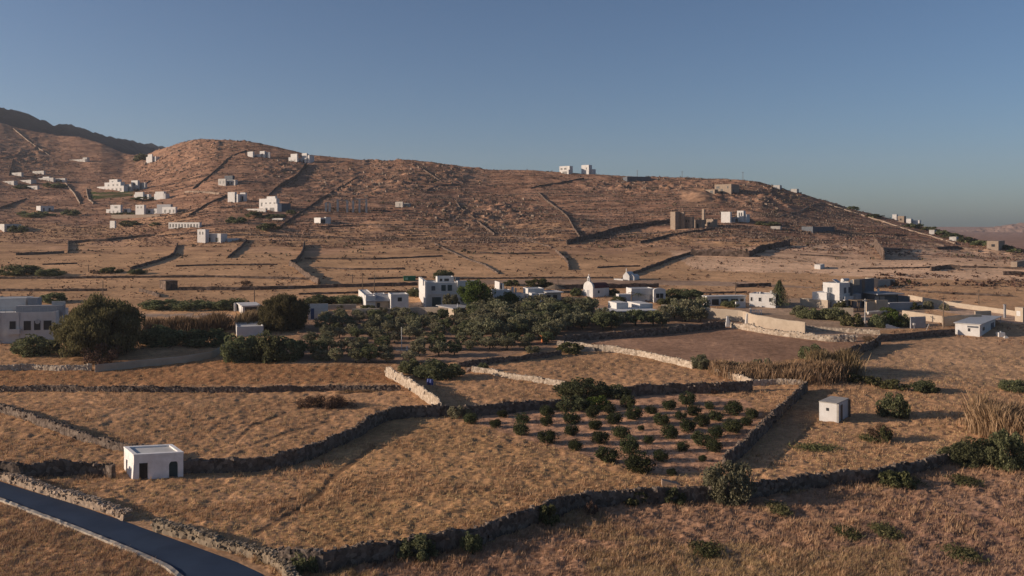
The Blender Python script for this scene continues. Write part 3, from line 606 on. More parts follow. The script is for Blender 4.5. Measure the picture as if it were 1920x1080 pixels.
for ri, (r_, ts) in enumerate(sorted(rows.items(), key=lambda a: -a[0])):
    ts.sort()
    for ci, (px, py, wp) in enumerate(ts):
        x, y, z = at(px, py + wp * .28); s = F / y; wm = wp / s / 2 * 1.38
        e = link('orchard_tree', None, None, (x, y, z)); e.scale = (wm, wm * .95, wm * random.uniform(1.0, 1.25)); e.rotation_euler[2] = random.uniform(0, 6.28)
        size = 'largest' if wp >= 50 else 'tiny' if wp < 15 else 'small' if wp < 22 else 'medium' if wp < 31 else 'large'
        tag(e, f'{size} round tree, {ORD[ci]} from left in the small orchard\'s {ORD[ri]} row from the front', 'tree', 'round trees in the small orchard')
        link('trunk', ot, e); link('crown', random.choice(ocr), e)
# --- the dense olive grove
GP = [(575, 640), (600, 600), (690, 592), (770, 598), (850, 600), (905, 578), (960, 580), (1050, 579), (1110, 584), (1125, 606), (1240, 597), (1250, 585), (1330, 590), (1352, 602), (1190, 617), (1058, 628), (1038, 646), (930, 666), (860, 677), (745, 687), (590, 684)]
gcr = [crown_mesh('crown', LEAF_OLIVE, 18, 1300, (1, 1, .72), 1.0, .10, .3, .55, 0, (.3, .5)) for _ in range(5)] + [crown_mesh('crown', LEAF_DARK, 18, 1300, (1, 1, .72), 1.0, .10, .3, .55, 0, (.3, .5)) for _ in range(2)]
gtr = [trunk_mesh('trunk', 1.0, .11, 4, .4, random.uniform(-.2, .2)) for _ in range(3)]
spots = []
Yr = 158.0; ri = 0
while Yr < 252:
    rw = []
    for X_ in np.arange(-70, 70, 3.6):
        x = X_ + random.uniform(-1, 1) + (ri % 2) * 2; y = Yr + random.uniform(-.9, .9); z = zg(x, y)
        px = 960 + F * x / y; py = YH + (CH - z) * F / y
        dense = px > 880 and py < 640
        if not bool(in_poly(np.array([px]), np.array([py]), GP)[0]): continue
        if not dense and random.random() < .12: continue
        if 1118 < px < 1230 and 575 < py < 609: continue
        if 740 < px < 775 and 640 < py < 664: continue
        rw.append((x, y, z, dense))
    if rw: spots.append(rw); ri += 1
    Yr += 4.9 if Yr > 190 else 5.8
ng = 0
for ri, rw in enumerate(spots):
    for ci, (x, y, z, dense) in enumerate(rw):
        rr = random.uniform(2.1, 2.8) if dense else random.uniform(1.5, 2.1)
        e = link('olive_tree', None, None, (x, y, z)); e.scale = (rr, rr, rr * random.uniform(.8, 1.0)); e.rotation_euler[2] = random.uniform(0, 6.28)
        tag(e, f'olive tree, {ORD[ci]} from left in the big grove\'s {ORD[ri]} row from the front', 'tree', 'olive trees in the grove by the village')
        link('trunk', random.choice(gtr), e); link('crown', random.choice(gcr), e); ng += 1
print('grove', ng, [(round(960 + F * r[0][0] / r[0][1]), round(YH + (CH - r[0][2]) * F / r[0][1]), round(960 + F * r[-1][0] / r[-1][1]), len(r)) for r in spots])
# --- single trees
def tree(px, pyb, wpx, hpx, crown, trunk, label, name='tree'):
    x, y, z = at(px, pyb); s = F / y
    e = link(name, None, None, (x, y, z)); e.scale = (wpx / s / 2, wpx / s / 2, hpx / s)
    tag(e, label, 'tree'); link('trunk', trunk, e); link('crown', crown, e); return e
def droop_crown():
    n = 42000; ncl = 130
    u = fib(ncl) + rng.normal(0, .12, (ncl, 3)); u[:, 2] = u[:, 2] * 1.0 + .1
    c = u * np.array([.82, .82, .42]) * rng.uniform(.75, 1.02, (ncl, 1)) + np.array([0, 0, .44])
    k = rng.integers(0, ncl, n); q = rng.normal(0, 1, (n, 3)); q /= np.linalg.norm(q, axis=1)[:, None]
    P = c[k] + q * np.array([.17, .17, .085]) * np.where(rng.random(n) < .7, rng.uniform(.75, 1.05, n), rng.uniform(.2, .8, n))[:, None]
    P[:, 2] -= np.abs(rng.normal(0, .06, n))
    P = P[P[:, 2] > .01]; v, f = leaf_quads(P, .028, .45, .8); v[:, 2] = (v[:, 2]); return mesh('crown', v, f, LEAF_TAM)
tree(188, 664, 166, 111, droop_crown(), trunk_mesh('trunk', .8, .045, 6, .4), 'huge dark drooping tree right of the balconied white house', 'drooping_tree')
tree(532, 618, 98, 72, droop_crown(), trunk_mesh('trunk', .8, .045, 5, .4), 'tall dark drooping tree left of the small cottage with the blue door', 'drooping_tree')
pine_c = crown_mesh('crown', LEAF_GREEN, 40, 9000, (.88, .88, .44), .58, .035, .12, .5, 0, (.3, .5))
tree(892, 582, 88, 55, pine_c, trunk_mesh('trunk', .8, .06, 5, .5), 'rounded bright green pine in front of the two storey house', 'pine_tree')
tree(955, 582, 52, 34, pine_c, trunk_mesh('trunk', .8, .06, 5, .5), 'low bright green pine at the top edge of the grove', 'pine_tree')
tree(845, 582, 42, 33, crown_mesh('crown', LEAF_OLIVE, 20, 3000, (.85, .85, .45), .52, .05, .05), trunk_mesh('trunk', .6, .06, 4, .4), 'rounded grey green tree between the bright pine and the shuttered house')
def conifer():
    P = []; 
    for i in range(17):
        zc = .12 + .86 * i / 16; L = .95 * (1 - i / 16) ** .8 + .06
        for j in range(7):
            a = 6.28 * j / 7 + i * .9 + random.uniform(-.2, .2)
            for q in np.linspace(.1, 1, 26):
                r = L * q; P.append((math.cos(a) * r + random.gauss(0, .03), math.sin(a) * r + random.gauss(0, .03), zc + .05 * q * q - .02 + random.gauss(0, .008)))
    v, f = leaf_quads(np.array(P), .05, .4); return mesh('crown', v, f, LEAF_DARK)
mb = MB(); mb.tube((0, 0, -.05), (0, 0, .98), .035, .006)
tree(1461, 577, 44, 50, conifer(), mesh('trunk', mb.v, mb.f, BARK), 'tall tiered conifer between the low white house and the white cube house', 'conifer_tree')
def palm(px, pyb, hpx, wpx, label):
    x, y, z = at(px, pyb); s = F / y; h = hpx / s; r = wpx / s / 2
    e = link('palm_tree', None, None, (x, y, z)); tag(e, label, 'tree')
    mb = MB(); mb.tube((0, 0, -.2), (0, 0, h * .6), .22, .18); mb.build('trunk', BARK, e)
    V, Fc = [], []
    for i in range(26):
        a = i * 2.4; el = random.uniform(.0, .9); prev = None
        for q in range(6):
            t_ = q / 5; rr = r * t_ * math.cos(el * .6); zz = h * .6 + h * .4 * math.sin(el) * t_ - (t_ ** 2) * r * .45
            wd = .22 * (1 - t_ * .8); c, s_ = math.cos(a), math.sin(a)
            V += [(c * rr - s_ * wd, s_ * rr + c * wd, zz - .05), (c * rr + s_ * wd, s_ * rr - c * wd, zz)]
            if q: n = len(V); Fc.append((n - 4, n - 3, n - 1, n - 2))
    link('crown', mesh('crown', V, Fc, LEAF_DARK), e)
palm(1197, 566, 26, 40, 'short bushy palm in front of the white house with the bay')
# --- shrubs around the fields
for a in [(1370, 944, 116, 86, 'grey', 'large round grey green bush breaking the front wall below the orchard'),
          (1680, 783, 66, 52, 'dark', 'round dark bush beside the small white box hut'),
          (1652, 826, 62, 34, 'brown', 'scruffy half dry bush below the small white box hut'),
          (1660, 828, 36, 30, 'small', 'small green bush inside the scruffy half dry bush'),
          (1094, 748, 118, 42, 'big', 'broad rounded dark thicket on the wall above the small orchard', .55),
          (1150, 745, 70, 26, 'dark', 'low tail of foliage at the right side of the broad thicket'),
          (1072, 770, 70, 30, 'dark', 'dark bush spilling in front of the broad thicket'),
          (1118, 768, 68, 24, 'green', 'brighter green bush under the broad thicket'),
          (820, 712, 112, 38, 'dark', 'leafy dark bush beside the blue barrels', .6),
          (770, 700, 60, 30, 'dark', 'dark bush at the top of the pale bent wall'),
          (1315, 692, 44, 30, 'grey', 'grey bush in the gap of the long pale wall'),
          (1527, 676, 64, 34, 'dark', 'dark bush rising behind the tall dry reeds'),
          (1375, 698, 46, 22, 'olive', 'grey green bush at the left end of the reeds'),
          (1430, 694, 46, 24, 'olive', 'olive green bush among the left reeds'),
          (1604, 717, 44, 18, 'small', 'first low green bush in the hedge right of the reeds'),
          (1640, 722, 46, 17, 'small', 'second low green bush in the hedge right of the reeds'),
          (1680, 730, 54, 18, 'small', 'third low green bush in the hedge right of the reeds'),
          (1738, 736, 62, 22, 'dark', 'last dark bush at the end of the hedge by the right field'),
          (1908, 734, 62, 24, 'dark', 'low dark bush cut by the right edge beside the hedge'),
          (1835, 876, 130, 58, 'big', 'largest grey green thicket at the right end of the front wall', .6),
          (1895, 880, 120, 84, 'big', 'tall thicket cut off by the right edge above the front wall', .7),
          (1790, 866, 60, 30, 'grey', 'low left end of the right hand thicket'),
          (1686, 915, 76, 32, 'small', 'low green bush in front of the wall right of the round bush'),
          (1027, 985, 50, 44, 'small', 'ivy green bush clinging to the shaded front wall'),
          (885, 1037, 46, 40, 'dark', 'dark green bush on the front wall left of the ivy'),
          (780, 1050, 90, 44, 'dark', 'dark overgrown bush on the front wall near the road'),
          (570, 1074, 70, 44, 'dark', 'dark bush at the corner where the road wall ends'),
          (1190, 946, 60, 30, 'small', 'left green growth along the foot of the front wall'),
          (1262, 944, 66, 30, 'dark', 'right green growth along the foot of the front wall'),
          (1110, 968, 36, 30, 'brown', 'dry brown bush by the front wall right of the ivy'),
          (853, 784, 34, 26, 'olive', 'grey bush against the wall left of the orchard'),
          (876, 782, 24, 20, 'olive', 'small grey bush on the wall beside the orchard corner'),
          (945, 768, 26, 22, 'brown', 'pale dry bush against the wall behind the orchard'),
          (1339, 738, 20, 9, 'brown', 'small brown tuft behind the back row of the orchard'),
          (1070, 662, 60, 20, 'small', 'green bush at the corner of the grove and the pale wall'),
          (1000, 662, 34, 16, 'olive', 'rounded bush on the wall of the open grove rows'),
          (905, 696, 26, 18, 'dark', 'dark bush between the two pale wall stubs'),
          (1632, 652, 34, 28, 'brown', 'pruned brown bush where the sunlit wall starts'),
          (455, 676, 96, 54, 'dark', 'deep shaded bush right of the lane wall', .7), (500, 678, 90, 60, 'dark', 'tallest deep shaded bush below the white outbuilding', .7),
          (540, 676, 90, 46, 'dark', 'deep shaded bush left of the grove', .7),
          (600, 676, 40, 22, 'olive', 'grey green bush at the shaded edge of the grove'),
          (60, 668, 110, 40, 'dark', 'dark bush in front of the balconied white house', .6),
          (185, 682, 90, 40, 'brown', 'dry reddish bush under the huge drooping tree'),
          (300, 650, 110, 40, 'dark', 'shaded hedge bush below the reeds right of the drooping tree', .6),
          (385, 650, 110, 38, 'dark', 'dark bush beside the shaded lane', .6),
          (1560, 600, 60, 26, 'dark', 'left shrub below the white cube house'), (1600, 612, 50, 26, 'small', 'brownish shrub below the white cube house'),
          (1520, 598, 50, 24, 'dark', 'dark shrub on the garden wall right of the conifer'), (1500, 592, 40, 22, 'olive', 'rounded shrub under the conifer'),
          (1580, 584, 36, 20, 'small', 'small garden tree in front of the pillared porch'), (1650, 613, 50, 26, 'dark', 'dark bush hanging over the rubble bank'),
          (1678, 612, 46, 28, 'green', 'green garden tree left of the dark wall panel'), (1692, 612, 40, 26, 'dark', 'rounded green bush touching the dark wall panel'),
          (1668, 592, 40, 16, 'green', 'bright flat topped bush below the pool terrace'), (1742, 579, 26, 18, 'olive', 'left round shrub on the terrace beside the utility pole'),
          (1772, 582, 20, 14, 'olive', 'right round shrub on the terrace beside the utility pole'), (1716, 580, 30, 14, 'small', 'low shrub at the end of the pool terrace'),
          (1300, 562, 60, 22, 'dark', 'dark trees right of the white house with the bay'), (1265, 560, 50, 20, 'dark', 'dark bush against the right wall of the white house with the bay'),
          (1340, 570, 50, 14, 'dark', 'dark shrub before the long low white house'), (1375, 576, 50, 14, 'dark', 'flat shrub before the arch of the long low white house'),
          (1250, 572, 40, 16, 'dark', 'flat topped bush under the bay window'), (1160, 570, 36, 16, 'dark', 'small bush right of the chapel'),
          (1080, 555, 30, 16, 'dark', 'dark bush left of the chapel annex'), (1148, 554, 30, 14, 'dark', 'dark bush behind the red roofed chapel'),
          (1010, 538, 70, 16, 'small', 'brownish bush behind the low white houses'), (960, 536, 40, 12, 'small', 'bush behind the white chimneys'),
          (830, 522, 44, 18, 'dark', 'dark bush behind the roof of the two storey house'), (300, 580, 90, 20, 'dark', 'left dark bush in the row behind the reeds'),
          (360, 581, 90, 19, 'dark', 'middle dark bush in the row behind the reeds'), (425, 581, 80, 22, 'dark', 'right dark bush in the row behind the reeds'),
          (600, 571, 80, 18, 'dark', 'left bush of the hedge between cottage and field'), (655, 570, 70, 18, 'dark', 'right bush of the hedge between cottage and field'),
          (780, 556, 40, 18, 'dark', 'dark bush between the two white houses'), (460, 540, 26, 18, 'brown', 'dark dry bush on the long plain wall'),
          (95, 568, 60, 20, 'dark', 'dark bush on the roof line of the balconied house'), (560, 588, 50, 26, 'olive', 'grey bush behind the tall drooping tree'),
          (690, 585, 40, 14, 'small', 'brown shrub in front of the white cottage'), (640, 580, 24, 14, 'small', 'small round bush left of the white cottage'),
          (30, 516, 100, 20, 'dark', 'dark green hedge bush at the left edge of the plain'), (90, 518, 60, 16, 'dark', 'right half of the dark hedge at the left edge of the plain'),
          (205, 512, 44, 12, 'small', 'bright scrub bush in the middle of the left plain'), (255, 514, 40, 11, 'dark', 'dark scrub bush right of the bright one on the plain'), (175, 513, 24, 8, 'brown', 'brown scrub bush left of the bright one on the plain'),
          (240, 424, 50, 12, 'far', 'dark bushes between the white gable and the colonnade'), (500, 432, 60, 14, 'far', 'dark hedge below the terraced villa'),
          (440, 419, 46, 14, 'far', 'olive bush left of the terraced villa'), (60, 408, 70, 12, 'far', 'dark hedge around the bluish flat roofed house'),
          (130, 404, 40, 12, 'far', 'dark bush beside the lane under the lawn'), (262, 302, 36, 14, 'far', 'dark bushes left of the white house under the summit'),
          (30, 436, 40, 14, 'far', 'dark bush at the left edge by the flat house'), (1440, 424, 60, 9, 'far', 'dark hedge right of the bright white hill houses'),
          (1745, 434, 40, 10, 'far', 'dark bush on the right crest'), (1790, 448, 50, 12, 'far', 'dark bushes down the right crest'), (1850, 462, 60, 12, 'far', 'last dark bushes at the right foot of the crest'),
          (1640, 409, 46, 8, 'far', 'dark bushes along the crest left of the crest houses'), (1600, 394, 26, 8, 'far', 'dark scrub on the crest above the pale track'),
          (1715, 428, 40, 9, 'far', 'dark scrub right behind the crest houses'), (1768, 442, 36, 11, 'far', 'dark bushes halfway down the right crest'), (1815, 455, 44, 12, 'far', 'dense dark bushes low on the right crest'), (1885, 468, 40, 10, 'far', 'dark bushes around the low tan house'), (1905, 474, 40, 8, 'far', 'dark scrub at the right edge under the crest'),
          (100, 352, 50, 9, 'far', 'dark hedge below the lane hamlet'), (40, 354, 40, 8, 'far', 'dark hedge under the far left house of the hamlet'), (265, 376, 60, 6, 'far', 'dark hedge below the small houses by the lawn'), (230, 404, 60, 5, 'far', 'dark scrub below the left row house'), (475, 408, 40, 12, 'far', 'dark trees left below the terraced villa'), (545, 402, 24, 9, 'far', 'dark bushes right of the terraced villa'), (290, 424, 30, 8, 'far', 'dark scrub left of the colonnade'),
          (510, 410, 60, 8, 'far', 'hedge at the terraces of the villa'), (1705, 532, 12, 8, 'small', 'round dark bush on the pale right plain'), (1680, 536, 16, 12, 'brown', 'dry bush at the tan ruin on the plain')]:
    px, py, wp, hp, kd, lb = a[:6]; shrub(px, py, wp, hp, kd, lb, deep=a[6] if len(a) > 6 else .85)
# --- reeds
def reeds(line, wpx, h, n, label, mat=REED):
    n = int(n * 2.4); P = resample(line, 3); i_ = rng.integers(0, len(P), n)
    base = np.array([at(*p)[:2] for p in P]); y = base[:, 1].mean(); s = F / y
    X = base[i_, 0] + rng.normal(0, wpx / s * .3, n); Y = base[i_, 1] + rng.normal(0, 1.9, n); Z = zbase(X, Y)
    hh = h * rng.uniform(.35, 1.15, n) * (1 + .75 * fbm(X / 3, Y / 3, 3, 91)); lean = rng.normal(0, .22, (n, 2)) * hh[:, None] + np.array([.10, 0]) * hh[:, None]; a = rng.uniform(0, 6.28, n); wv = rng.uniform(.02, .05, n)
    dx, dy = np.cos(a) * wv, np.sin(a) * wv
    V = np.zeros((n, 7, 3))
    for j, q in enumerate([0, .5, .8]):
        sc = [1, .9, 1.9][j]; cx, cy, cz = X + lean[:, 0] * q * q, Y + lean[:, 1] * q * q, Z + hh * q - .1
        V[:, 2 * j] = np.stack([cx - dx * sc, cy - dy * sc, cz], 1); V[:, 2 * j + 1] = np.stack([cx + dx * sc, cy + dy * sc, cz], 1)
    V[:, 6] = np.stack([X + lean[:, 0], Y + lean[:, 1], Z + hh], 1)
    o_ = (np.arange(n) * 7)[:, None]
    f = [tuple(r) for q in ((0, 1, 3, 2), (2, 3, 5, 4), (4, 5, 6)) for r in (o_ + np.array(q))]
    c = np.array([X.mean(), Y.mean(), Z.mean()]); o = link('reed_clump', mesh('reed_clump', V.reshape(-1, 3) - c, f, mat), None, c)
    return tag(o, label, 'reeds')
reeds([(1345, 700), (1400, 708)], 26, 1.6, 1600, 'thin dry reeds at the left end of the reed bed, beside the pale wall stub')
reeds([(1405, 706), (1500, 712), (1560, 708)], 30, 2.5, 7000, 'broad bed of tall golden dry reeds behind the short pale wall')
reeds([(1530, 700), (1590, 700)], 22, 3.3, 2600, 'tallest golden reeds at the right end of the reed bed')
reeds([(1850, 815), (1905, 822), (1960, 822)], 34, 3.4, 6500, 'tall pale reeds above the thicket at the right edge')
reeds([(285, 620), (350, 622), (420, 618)], 20, 2.8, 4000, 'golden reeds right of the huge drooping tree')
reeds([(455, 612), (485, 610)], 14, 3.2, 1300, 'reddish gold reeds beside the small white pavilion')
# brush heap
x, y, z = at(605, 766); s = F / y
P = crown_pts(26, 7000, (5.6, 2.2, 1.0), .45, (.5, .9), 0); v, f = leaf_quads(P, .22, .12)
tag(link('brush_heap', mesh('brush_heap', v, f, LEAF_BROWN), None, (x, y + 1.5, z)), 'purple brown heap of dry brushwood below the long level wall', 'brush heap')
# weedy green patches in the dry grass
for i, (px, py, wp, lb) in enumerate([(1530, 842, 90, 'green patch of weeds below the white box hut'), (1690, 905, 70, 'green weeds at the foot of the right front wall'), (1660, 1000, 44, 'small green weed patch in the russet grass, right of centre'),
        (1590, 1005, 40, 'yellow green weed patch in the russet grass'), (1805, 1043, 56, 'green weeds low in the right corner of the russet grass'), (1460, 958, 36, 'faint green weeds near the round bush'),
        (1810, 905, 50, 'green weeds under the right thicket'), (1325, 1034, 60, 'dark weeds low in the middle of the russet grass'), (1635, 825, 40, 'weeds left of the scruffy bush')]):
    x, y, z = at(px, py); s = F / y; n = 900
    P = np.stack([np.clip(rng.normal(0, .24, n), -.5, .5) * wp / s, np.clip(rng.normal(0, .9, n), -1.8, 1.8), np.abs(rng.normal(.22, .12, n))], 1); v, f = leaf_quads(P, .2, .3)
    tag(link('weed_patch', mesh('weed_patch', v, f, LEAF_SHRUB), None, (x, y, z)), lb, 'weeds', 'weed patches in the dry fields')

# ================================================================ BUILDINGS
class House:
    """local x runs along the right-hand face, local y along the left-hand one; the near corner is the origin"""
    sep = 0
    def __init__(s, name, label, px, py, th, group=None, cat='house', zoff=0):
        s.X, s.Y, s.Z = at(px, py); s.th = R(th); s.c, s.s = math.cos(s.th), math.sin(s.th)
        s.root = link(name, None, None, (s.X, s.Y, s.Z)); s.root.rotation_euler[2] = s.th
        tag(s.root, label, cat, group); s.parts = {}; s.mats = {}; s.last = None
    def local(s, x, y): dx, dy = x - s.X, y - s.Y; return dx * s.c + dy * s.s, -dx * s.s + dy * s.c
    def part(s, name, mat):
        k = (name, mat.name, s.sep)
        if k not in s.parts: s.parts[k] = MB(); s.mats[k] = mat
        return s.parts[k]
    def solve(s, px, x0, y0, dx, dy):
        k = (px - 960) / F; return (k * y0 - x0) / (dx - k * dy)
    def box(s, pxl, pxc, pxr, pyt, pyb, dY=0, mat=None, part='wall', depth=None, rim=.22, down=1.2, roof=True, taper=0):
        Y = s.Y + dY; X = (pxc - 960) / F * Y; zb = CH - (pyb - YH) * Y / F - s.Z; zt = CH - (pyt - YH) * Y / F - s.Z
        lx, ly = s.local(X, Y)
        a = s.solve(pxr, X, Y, s.c, s.s) if pxr is not None else depth or 4
        d = s.solve(pxl, X, Y, -s.s, s.c) if pxl is not None else depth or a * .7
        a = min(max(a, .3), 60); d = min(max(d, .3), 40)
        mat = mat or WHITE; mb = s.part(part, mat)
        if rim and roof and min(a, d) > 2 and zt - zb > 1.2:
            mb.box(lx, lx + a, ly, ly + d, zb - down, zt - .3, taper)
            for q in ((lx, lx + a, ly, ly + rim), (lx, lx + a, ly + d - rim, ly + d), (lx, lx + rim, ly + rim, ly + d - rim), (lx + a - rim, lx + a, ly + rim, ly + d - rim)): mb.box(*q, zt - .3, zt)
            s.part('roof', ROOFG).box(lx + rim, lx + a - rim, ly + rim, ly + d - rim, zt - .3, zt - .2)
        else: mb.box(lx, lx + a, ly, ly + d, zb - down, zt, taper)
        s.last = (lx, ly, a, d, zb, zt); return s.last
    def win(s, bx, face, us, v0, v1, mat=None, name='window', frame=0.0, fmat=None):
        lx, ly, a, d, zb, zt = bx; h = zt - zb
        for u0, u1 in us:
            z0, z1 = zb + h * v0, zb + h * v1; mb = MB()
            if face == 'R': q = (lx + a * u0, lx + a * u1, ly - .03, ly + .12)
            else: q = (lx - .03, lx + .12, ly + d * (1 - u1), ly + d * (1 - u0))
            mb.box(*q, z0, z1); w_ = mb.build(name, mat or DARK, s.root)
            if frame:
                fb = MB(); k = frame
                if face == 'R':
                    y0, y1 = ly - .07, ly + .05
                    for r in ((q[0] - k, q[0], z0 - k, z1 + k), (q[1], q[1] + k, z0 - k, z1 + k), (q[0], q[1], z1, z1 + k), (q[0], q[1], z0 - k, z0)): fb.box(r[0], r[1], y0, y1, r[2], r[3])
                else:
                    x0, x1 = lx - .07, lx + .05
                    for r in ((q[2] - k, q[2], z0 - k, z1 + k), (q[3], q[3] + k, z0 - k, z1 + k), (q[2], q[3], z1, z1 + k), (q[2], q[3], z0 - k, z0)): fb.box(x0, x1, r[0], r[1], r[2], r[3])
                fb.build('frame', fmat or WHITE, w_)
    def slab(s, bx, over, t, mat, name='roof', lift=0, front=0, right=0, left=0):
        lx, ly, a, d, zb, zt = bx; s.part(name, mat).box(lx - over - left, lx + a + over + right, ly - over - front, ly + d + over, zt + lift, zt + lift + t)
    def post(s, x, y, z0, z1, r=.09, mat=None, name='post'):
        mb = MB(); mb.box(x - r, x + r, y - r, y + r, z0, z1); mb.build(name, mat or WHITE, s.root)
    def chimney(s, px, pyt, pyb, wpx, dY=2, mat=None, name='chimney', taper=0):
        Y = s.Y + dY; X = (px - 960) / F * Y; lx, ly = s.local(X, Y); w_ = wpx * Y / F / 2
        mb = MB(); mb.box(lx - w_, lx + w_, ly - w_, ly + w_, CH - (pyb - YH) * Y / F - s.Z - .5, CH - (pyt - YH) * Y / F - s.Z, taper * w_); mb.build(name, mat or WHITE, s.root)
    def done(s):
        for k, mb in s.parts.items(): mb.build(k[0], s.mats[k], s.root)
        return s
# ---- the arched white hut, with real openings
x0, y0, z0 = at(251, 899)
h_ = House('white_hut', 'old white hut with two dark front openings beside the asphalt road', 251, 899, 12, cat='hut')
Wd, Dp, Ht, th_ = 5.15, 3.9, 2.55, .38
mb = h_.part('wall', HUTW)
def wseg(x0, x1, z0, z1, y0=0.0, y1=None): mb.box(x0, x1, y0, th_ if y1 is None else y1, z0, z1)
d1, d2 = (.55, 1.5), (3.65, 4.65); hd = 1.75
wseg(0, d1[0], -.5, hd); wseg(d1[1], d2[0], -.5, hd); wseg(d2[1], Wd, -.5, hd); wseg(0, Wd, hd, Ht)
# arch corners of the right opening
for sx, q in ((d2[0], 1), (d2[1], -1)):
    pts = [(sx, hd - .45)] + [(sx + q * .32 * (1 - math.cos(a)), hd - .45 + .45 * math.sin(a)) for a in np.linspace(.25, 1.57, 5)] + [(sx, hd)]
    pts = pts if q < 0 else pts[::-1]
    mb.hexa([(p[0], .01, p[1]) for p in pts], [(p[0], th_ - .01, p[1]) for p in pts])
mb.box(Wd - th_, Wd, th_, Dp, -.5, Ht); mb.box(th_, Wd - th_, Dp - th_, Dp, -.5, Ht)
mb.box(0, th_, th_, 2.3, -.5, Ht); mb.box(0, th_, 3.1, Dp, -.5, Ht); mb.box(0, th_, 2.3, 3.1, 1.5, Ht)
# battered plaster foot and parapet
mb.hexa([(-.16, -.02, -.5), (0, -.02, -.5), (0, 2.3, -.5), (-.16, 2.3, -.5)], [(-.03, -.02, 1.6), (0, -.02, 1.6), (0, 2.3, 1.6), (-.03, 2.3, 1.6)])
for q in ((-.04, Wd + .04, -.04, .42), (-.04, Wd + .04, Dp - .4, Dp + .04), (-.04, .42, .42, Dp - .4), (Wd - .42, Wd + .04, .42, Dp - .4)): mb.box(*q, Ht, Ht + .2)
h_.part('roof', ROOFG).box(th_ + .01, Wd - th_ - .01, th_ + .01, Dp - th_ - .01, Ht - .1, Ht + .03)
dm = MB(); dm.box(d1[0] + .02, d1[1] - .02, .28, .33, -.4, hd - .03)  # near-black sheet put in for the dark inside of the open doorway
dm.build('door', DARK, h_.root); dm = MB(); dm.box(d2[0] + .02, d2[1] - .02, .30, .35, -.4, hd - .03); dm.build('door', TEALG, h_.root)
h_.done()
for ch in h_.root.children:      # the old hut is not square: its side walls lean off to the left towards the back
    for v in ch.data.vertices: v.co.x -= v.co.y * .48
# ---- the white box hut
h_ = House('box_hut', 'small white box hut with one tiny window, beside the round dark bush', 1569, 793, 50, cat='hut')
b_ = h_.box(1536, 1569, 1591, 758, 793, rim=0, roof=False)
h_.slab(b_, .05, .12, CONC); h_.win(b_, 'L', [(.40, .56)], .58, .74)
h_.win(b_, 'R', [(.30, .48)], .0, .86, name='door', mat=WOOD); h_.post(b_[0] + b_[2] * .97, b_[1] - .2, b_[4] - .3, b_[5], .12, WOOD); h_.post(b_[0] + .15, b_[1] - .12, b_[4] - .3, b_[5] + .05, .12, CONC)
h_.done()
# ---- village, left to right
h_ = House('house', 'balconied white house cut by the left edge, half hidden by the huge drooping tree', 107, 646, 12)
b_ = h_.box(None, -34, 105, 587, 646, mat=WHITE, depth=9)
bA = b_
h_.win(b_, 'R', [(.37, .455), (.56, .66), (.70, .79), (.83, .94)], .42, .72, frame=.08)
for u in (.235, .485, .985):
    pm = MB(); pm.box(b_[0] + b_[2] * u - .22, b_[0] + b_[2] * u + .22, b_[1] - .22, b_[1], b_[4] - .8, b_[5] + .1); pm.build('pilaster', WHITE, h_.root)
bal = MB(); bx0 = b_[0] + b_[2] * .36; bal.box(bx0, bx0 + 2.4, b_[1] - 1.1, b_[1] - .001, b_[4] + 2.1, b_[4] + 2.3); bal.box(bx0, bx0 + 2.4, b_[1] - 1.1, b_[1] - .95, b_[4] + 2.3, b_[4] + 3.2); bal.box(bx0, bx0 + .15, b_[1] - .95, b_[1] - .001, b_[4] + 2.3, b_[4] + 3.2); bal.box(bx0 + 2.25, bx0 + 2.4, b_[1] - .95, b_[1] - .001, b_[4] + 2.3, b_[4] + 3.2)
bal.build('balcony', WHITE, h_.root)
dsc = MB(); dsc.tube((b_[0] + b_[2] * .75, b_[1] - .16, b_[4] + 4.6), (b_[0] + b_[2] * .75, b_[1] + .02, b_[4] + 4.6), .5, .5, 18); dsc.build('satellite_dish', METAL, h_.root)
h_.box(None, -34, 48, 560, 585, 5, WHITE, depth=5); h_.box(None, 52, 70, 559, 583, 6, GREYW, depth=3); h_.box(96, 97, 122, 565, 586, 6, WHITE_OLD, depth=3)
h_.box(None, 30, 118, 574, 590, 3.5, GREYW, depth=2)
for q in np.linspace(.2, 1, 8):
    h_.post(b_[0] + b_[2] * q, b_[1] + .1, b_[5] - .2, b_[5] + 1.0, .03, METAL, 'railing_post')
rl = MB(); rl.tube((b_[0] + b_[2] * .2, b_[1] + .1, b_[5] + 1.0), (b_[0] + b_[2], b_[1] + .1, b_[5] + 1.0), .03, .03, 5); rl.build('railing', METAL, h_.root)
h_.done()
h_ = House('pavilion', 'small white flat roofed pavilion left of the tall drooping tree', 455, 592, 25, cat='building')
b_ = h_.box(446, 455, 488, 575, 592, rim=0, roof=False); h_.slab(b_, .3, .25, WHITE); h_.win(b_, 'R', [(.12, .8)], .05, .92, name='opening'); h_.chimney(441, 568, 580, 4, 2); h_.done()
h_ = House('outbuilding', 'low white outbuilding in shade beside the lane', 470, 632, 20, cat='building')
b_ = h_.box(441, 444, 494, 613, 632, mat=WHITE, depth=3); h_.done()
h_ = House('cottage', 'small white cottage with a tall blue door, right of the tall drooping tree', 579, 600, 12)
b_ = h_.box(574, 578, 615, 570, 600); h_.win(b_, 'R', [(.12, .30)], .05, .72, BLUEP, 'door', .1); h_.done()
h_ = House('cottage', 'white cottage with a low pitched porch roof between two blocks', 686, 580, 15)
b_ = h_.box(672, 686, 704, 555, 580); bR = h_.box(728, 733, 766, 552, 579, -1.0); h_.win(bR, 'R', [(.38, .62)], .5, .78, frame=.12)
bm = h_.box(None, 704, 732, 565, 580, .8, TAN, depth=5, rim=0, roof=False); h_.win(bm, 'R', [(.1, .3)], .05, .8, name='door')
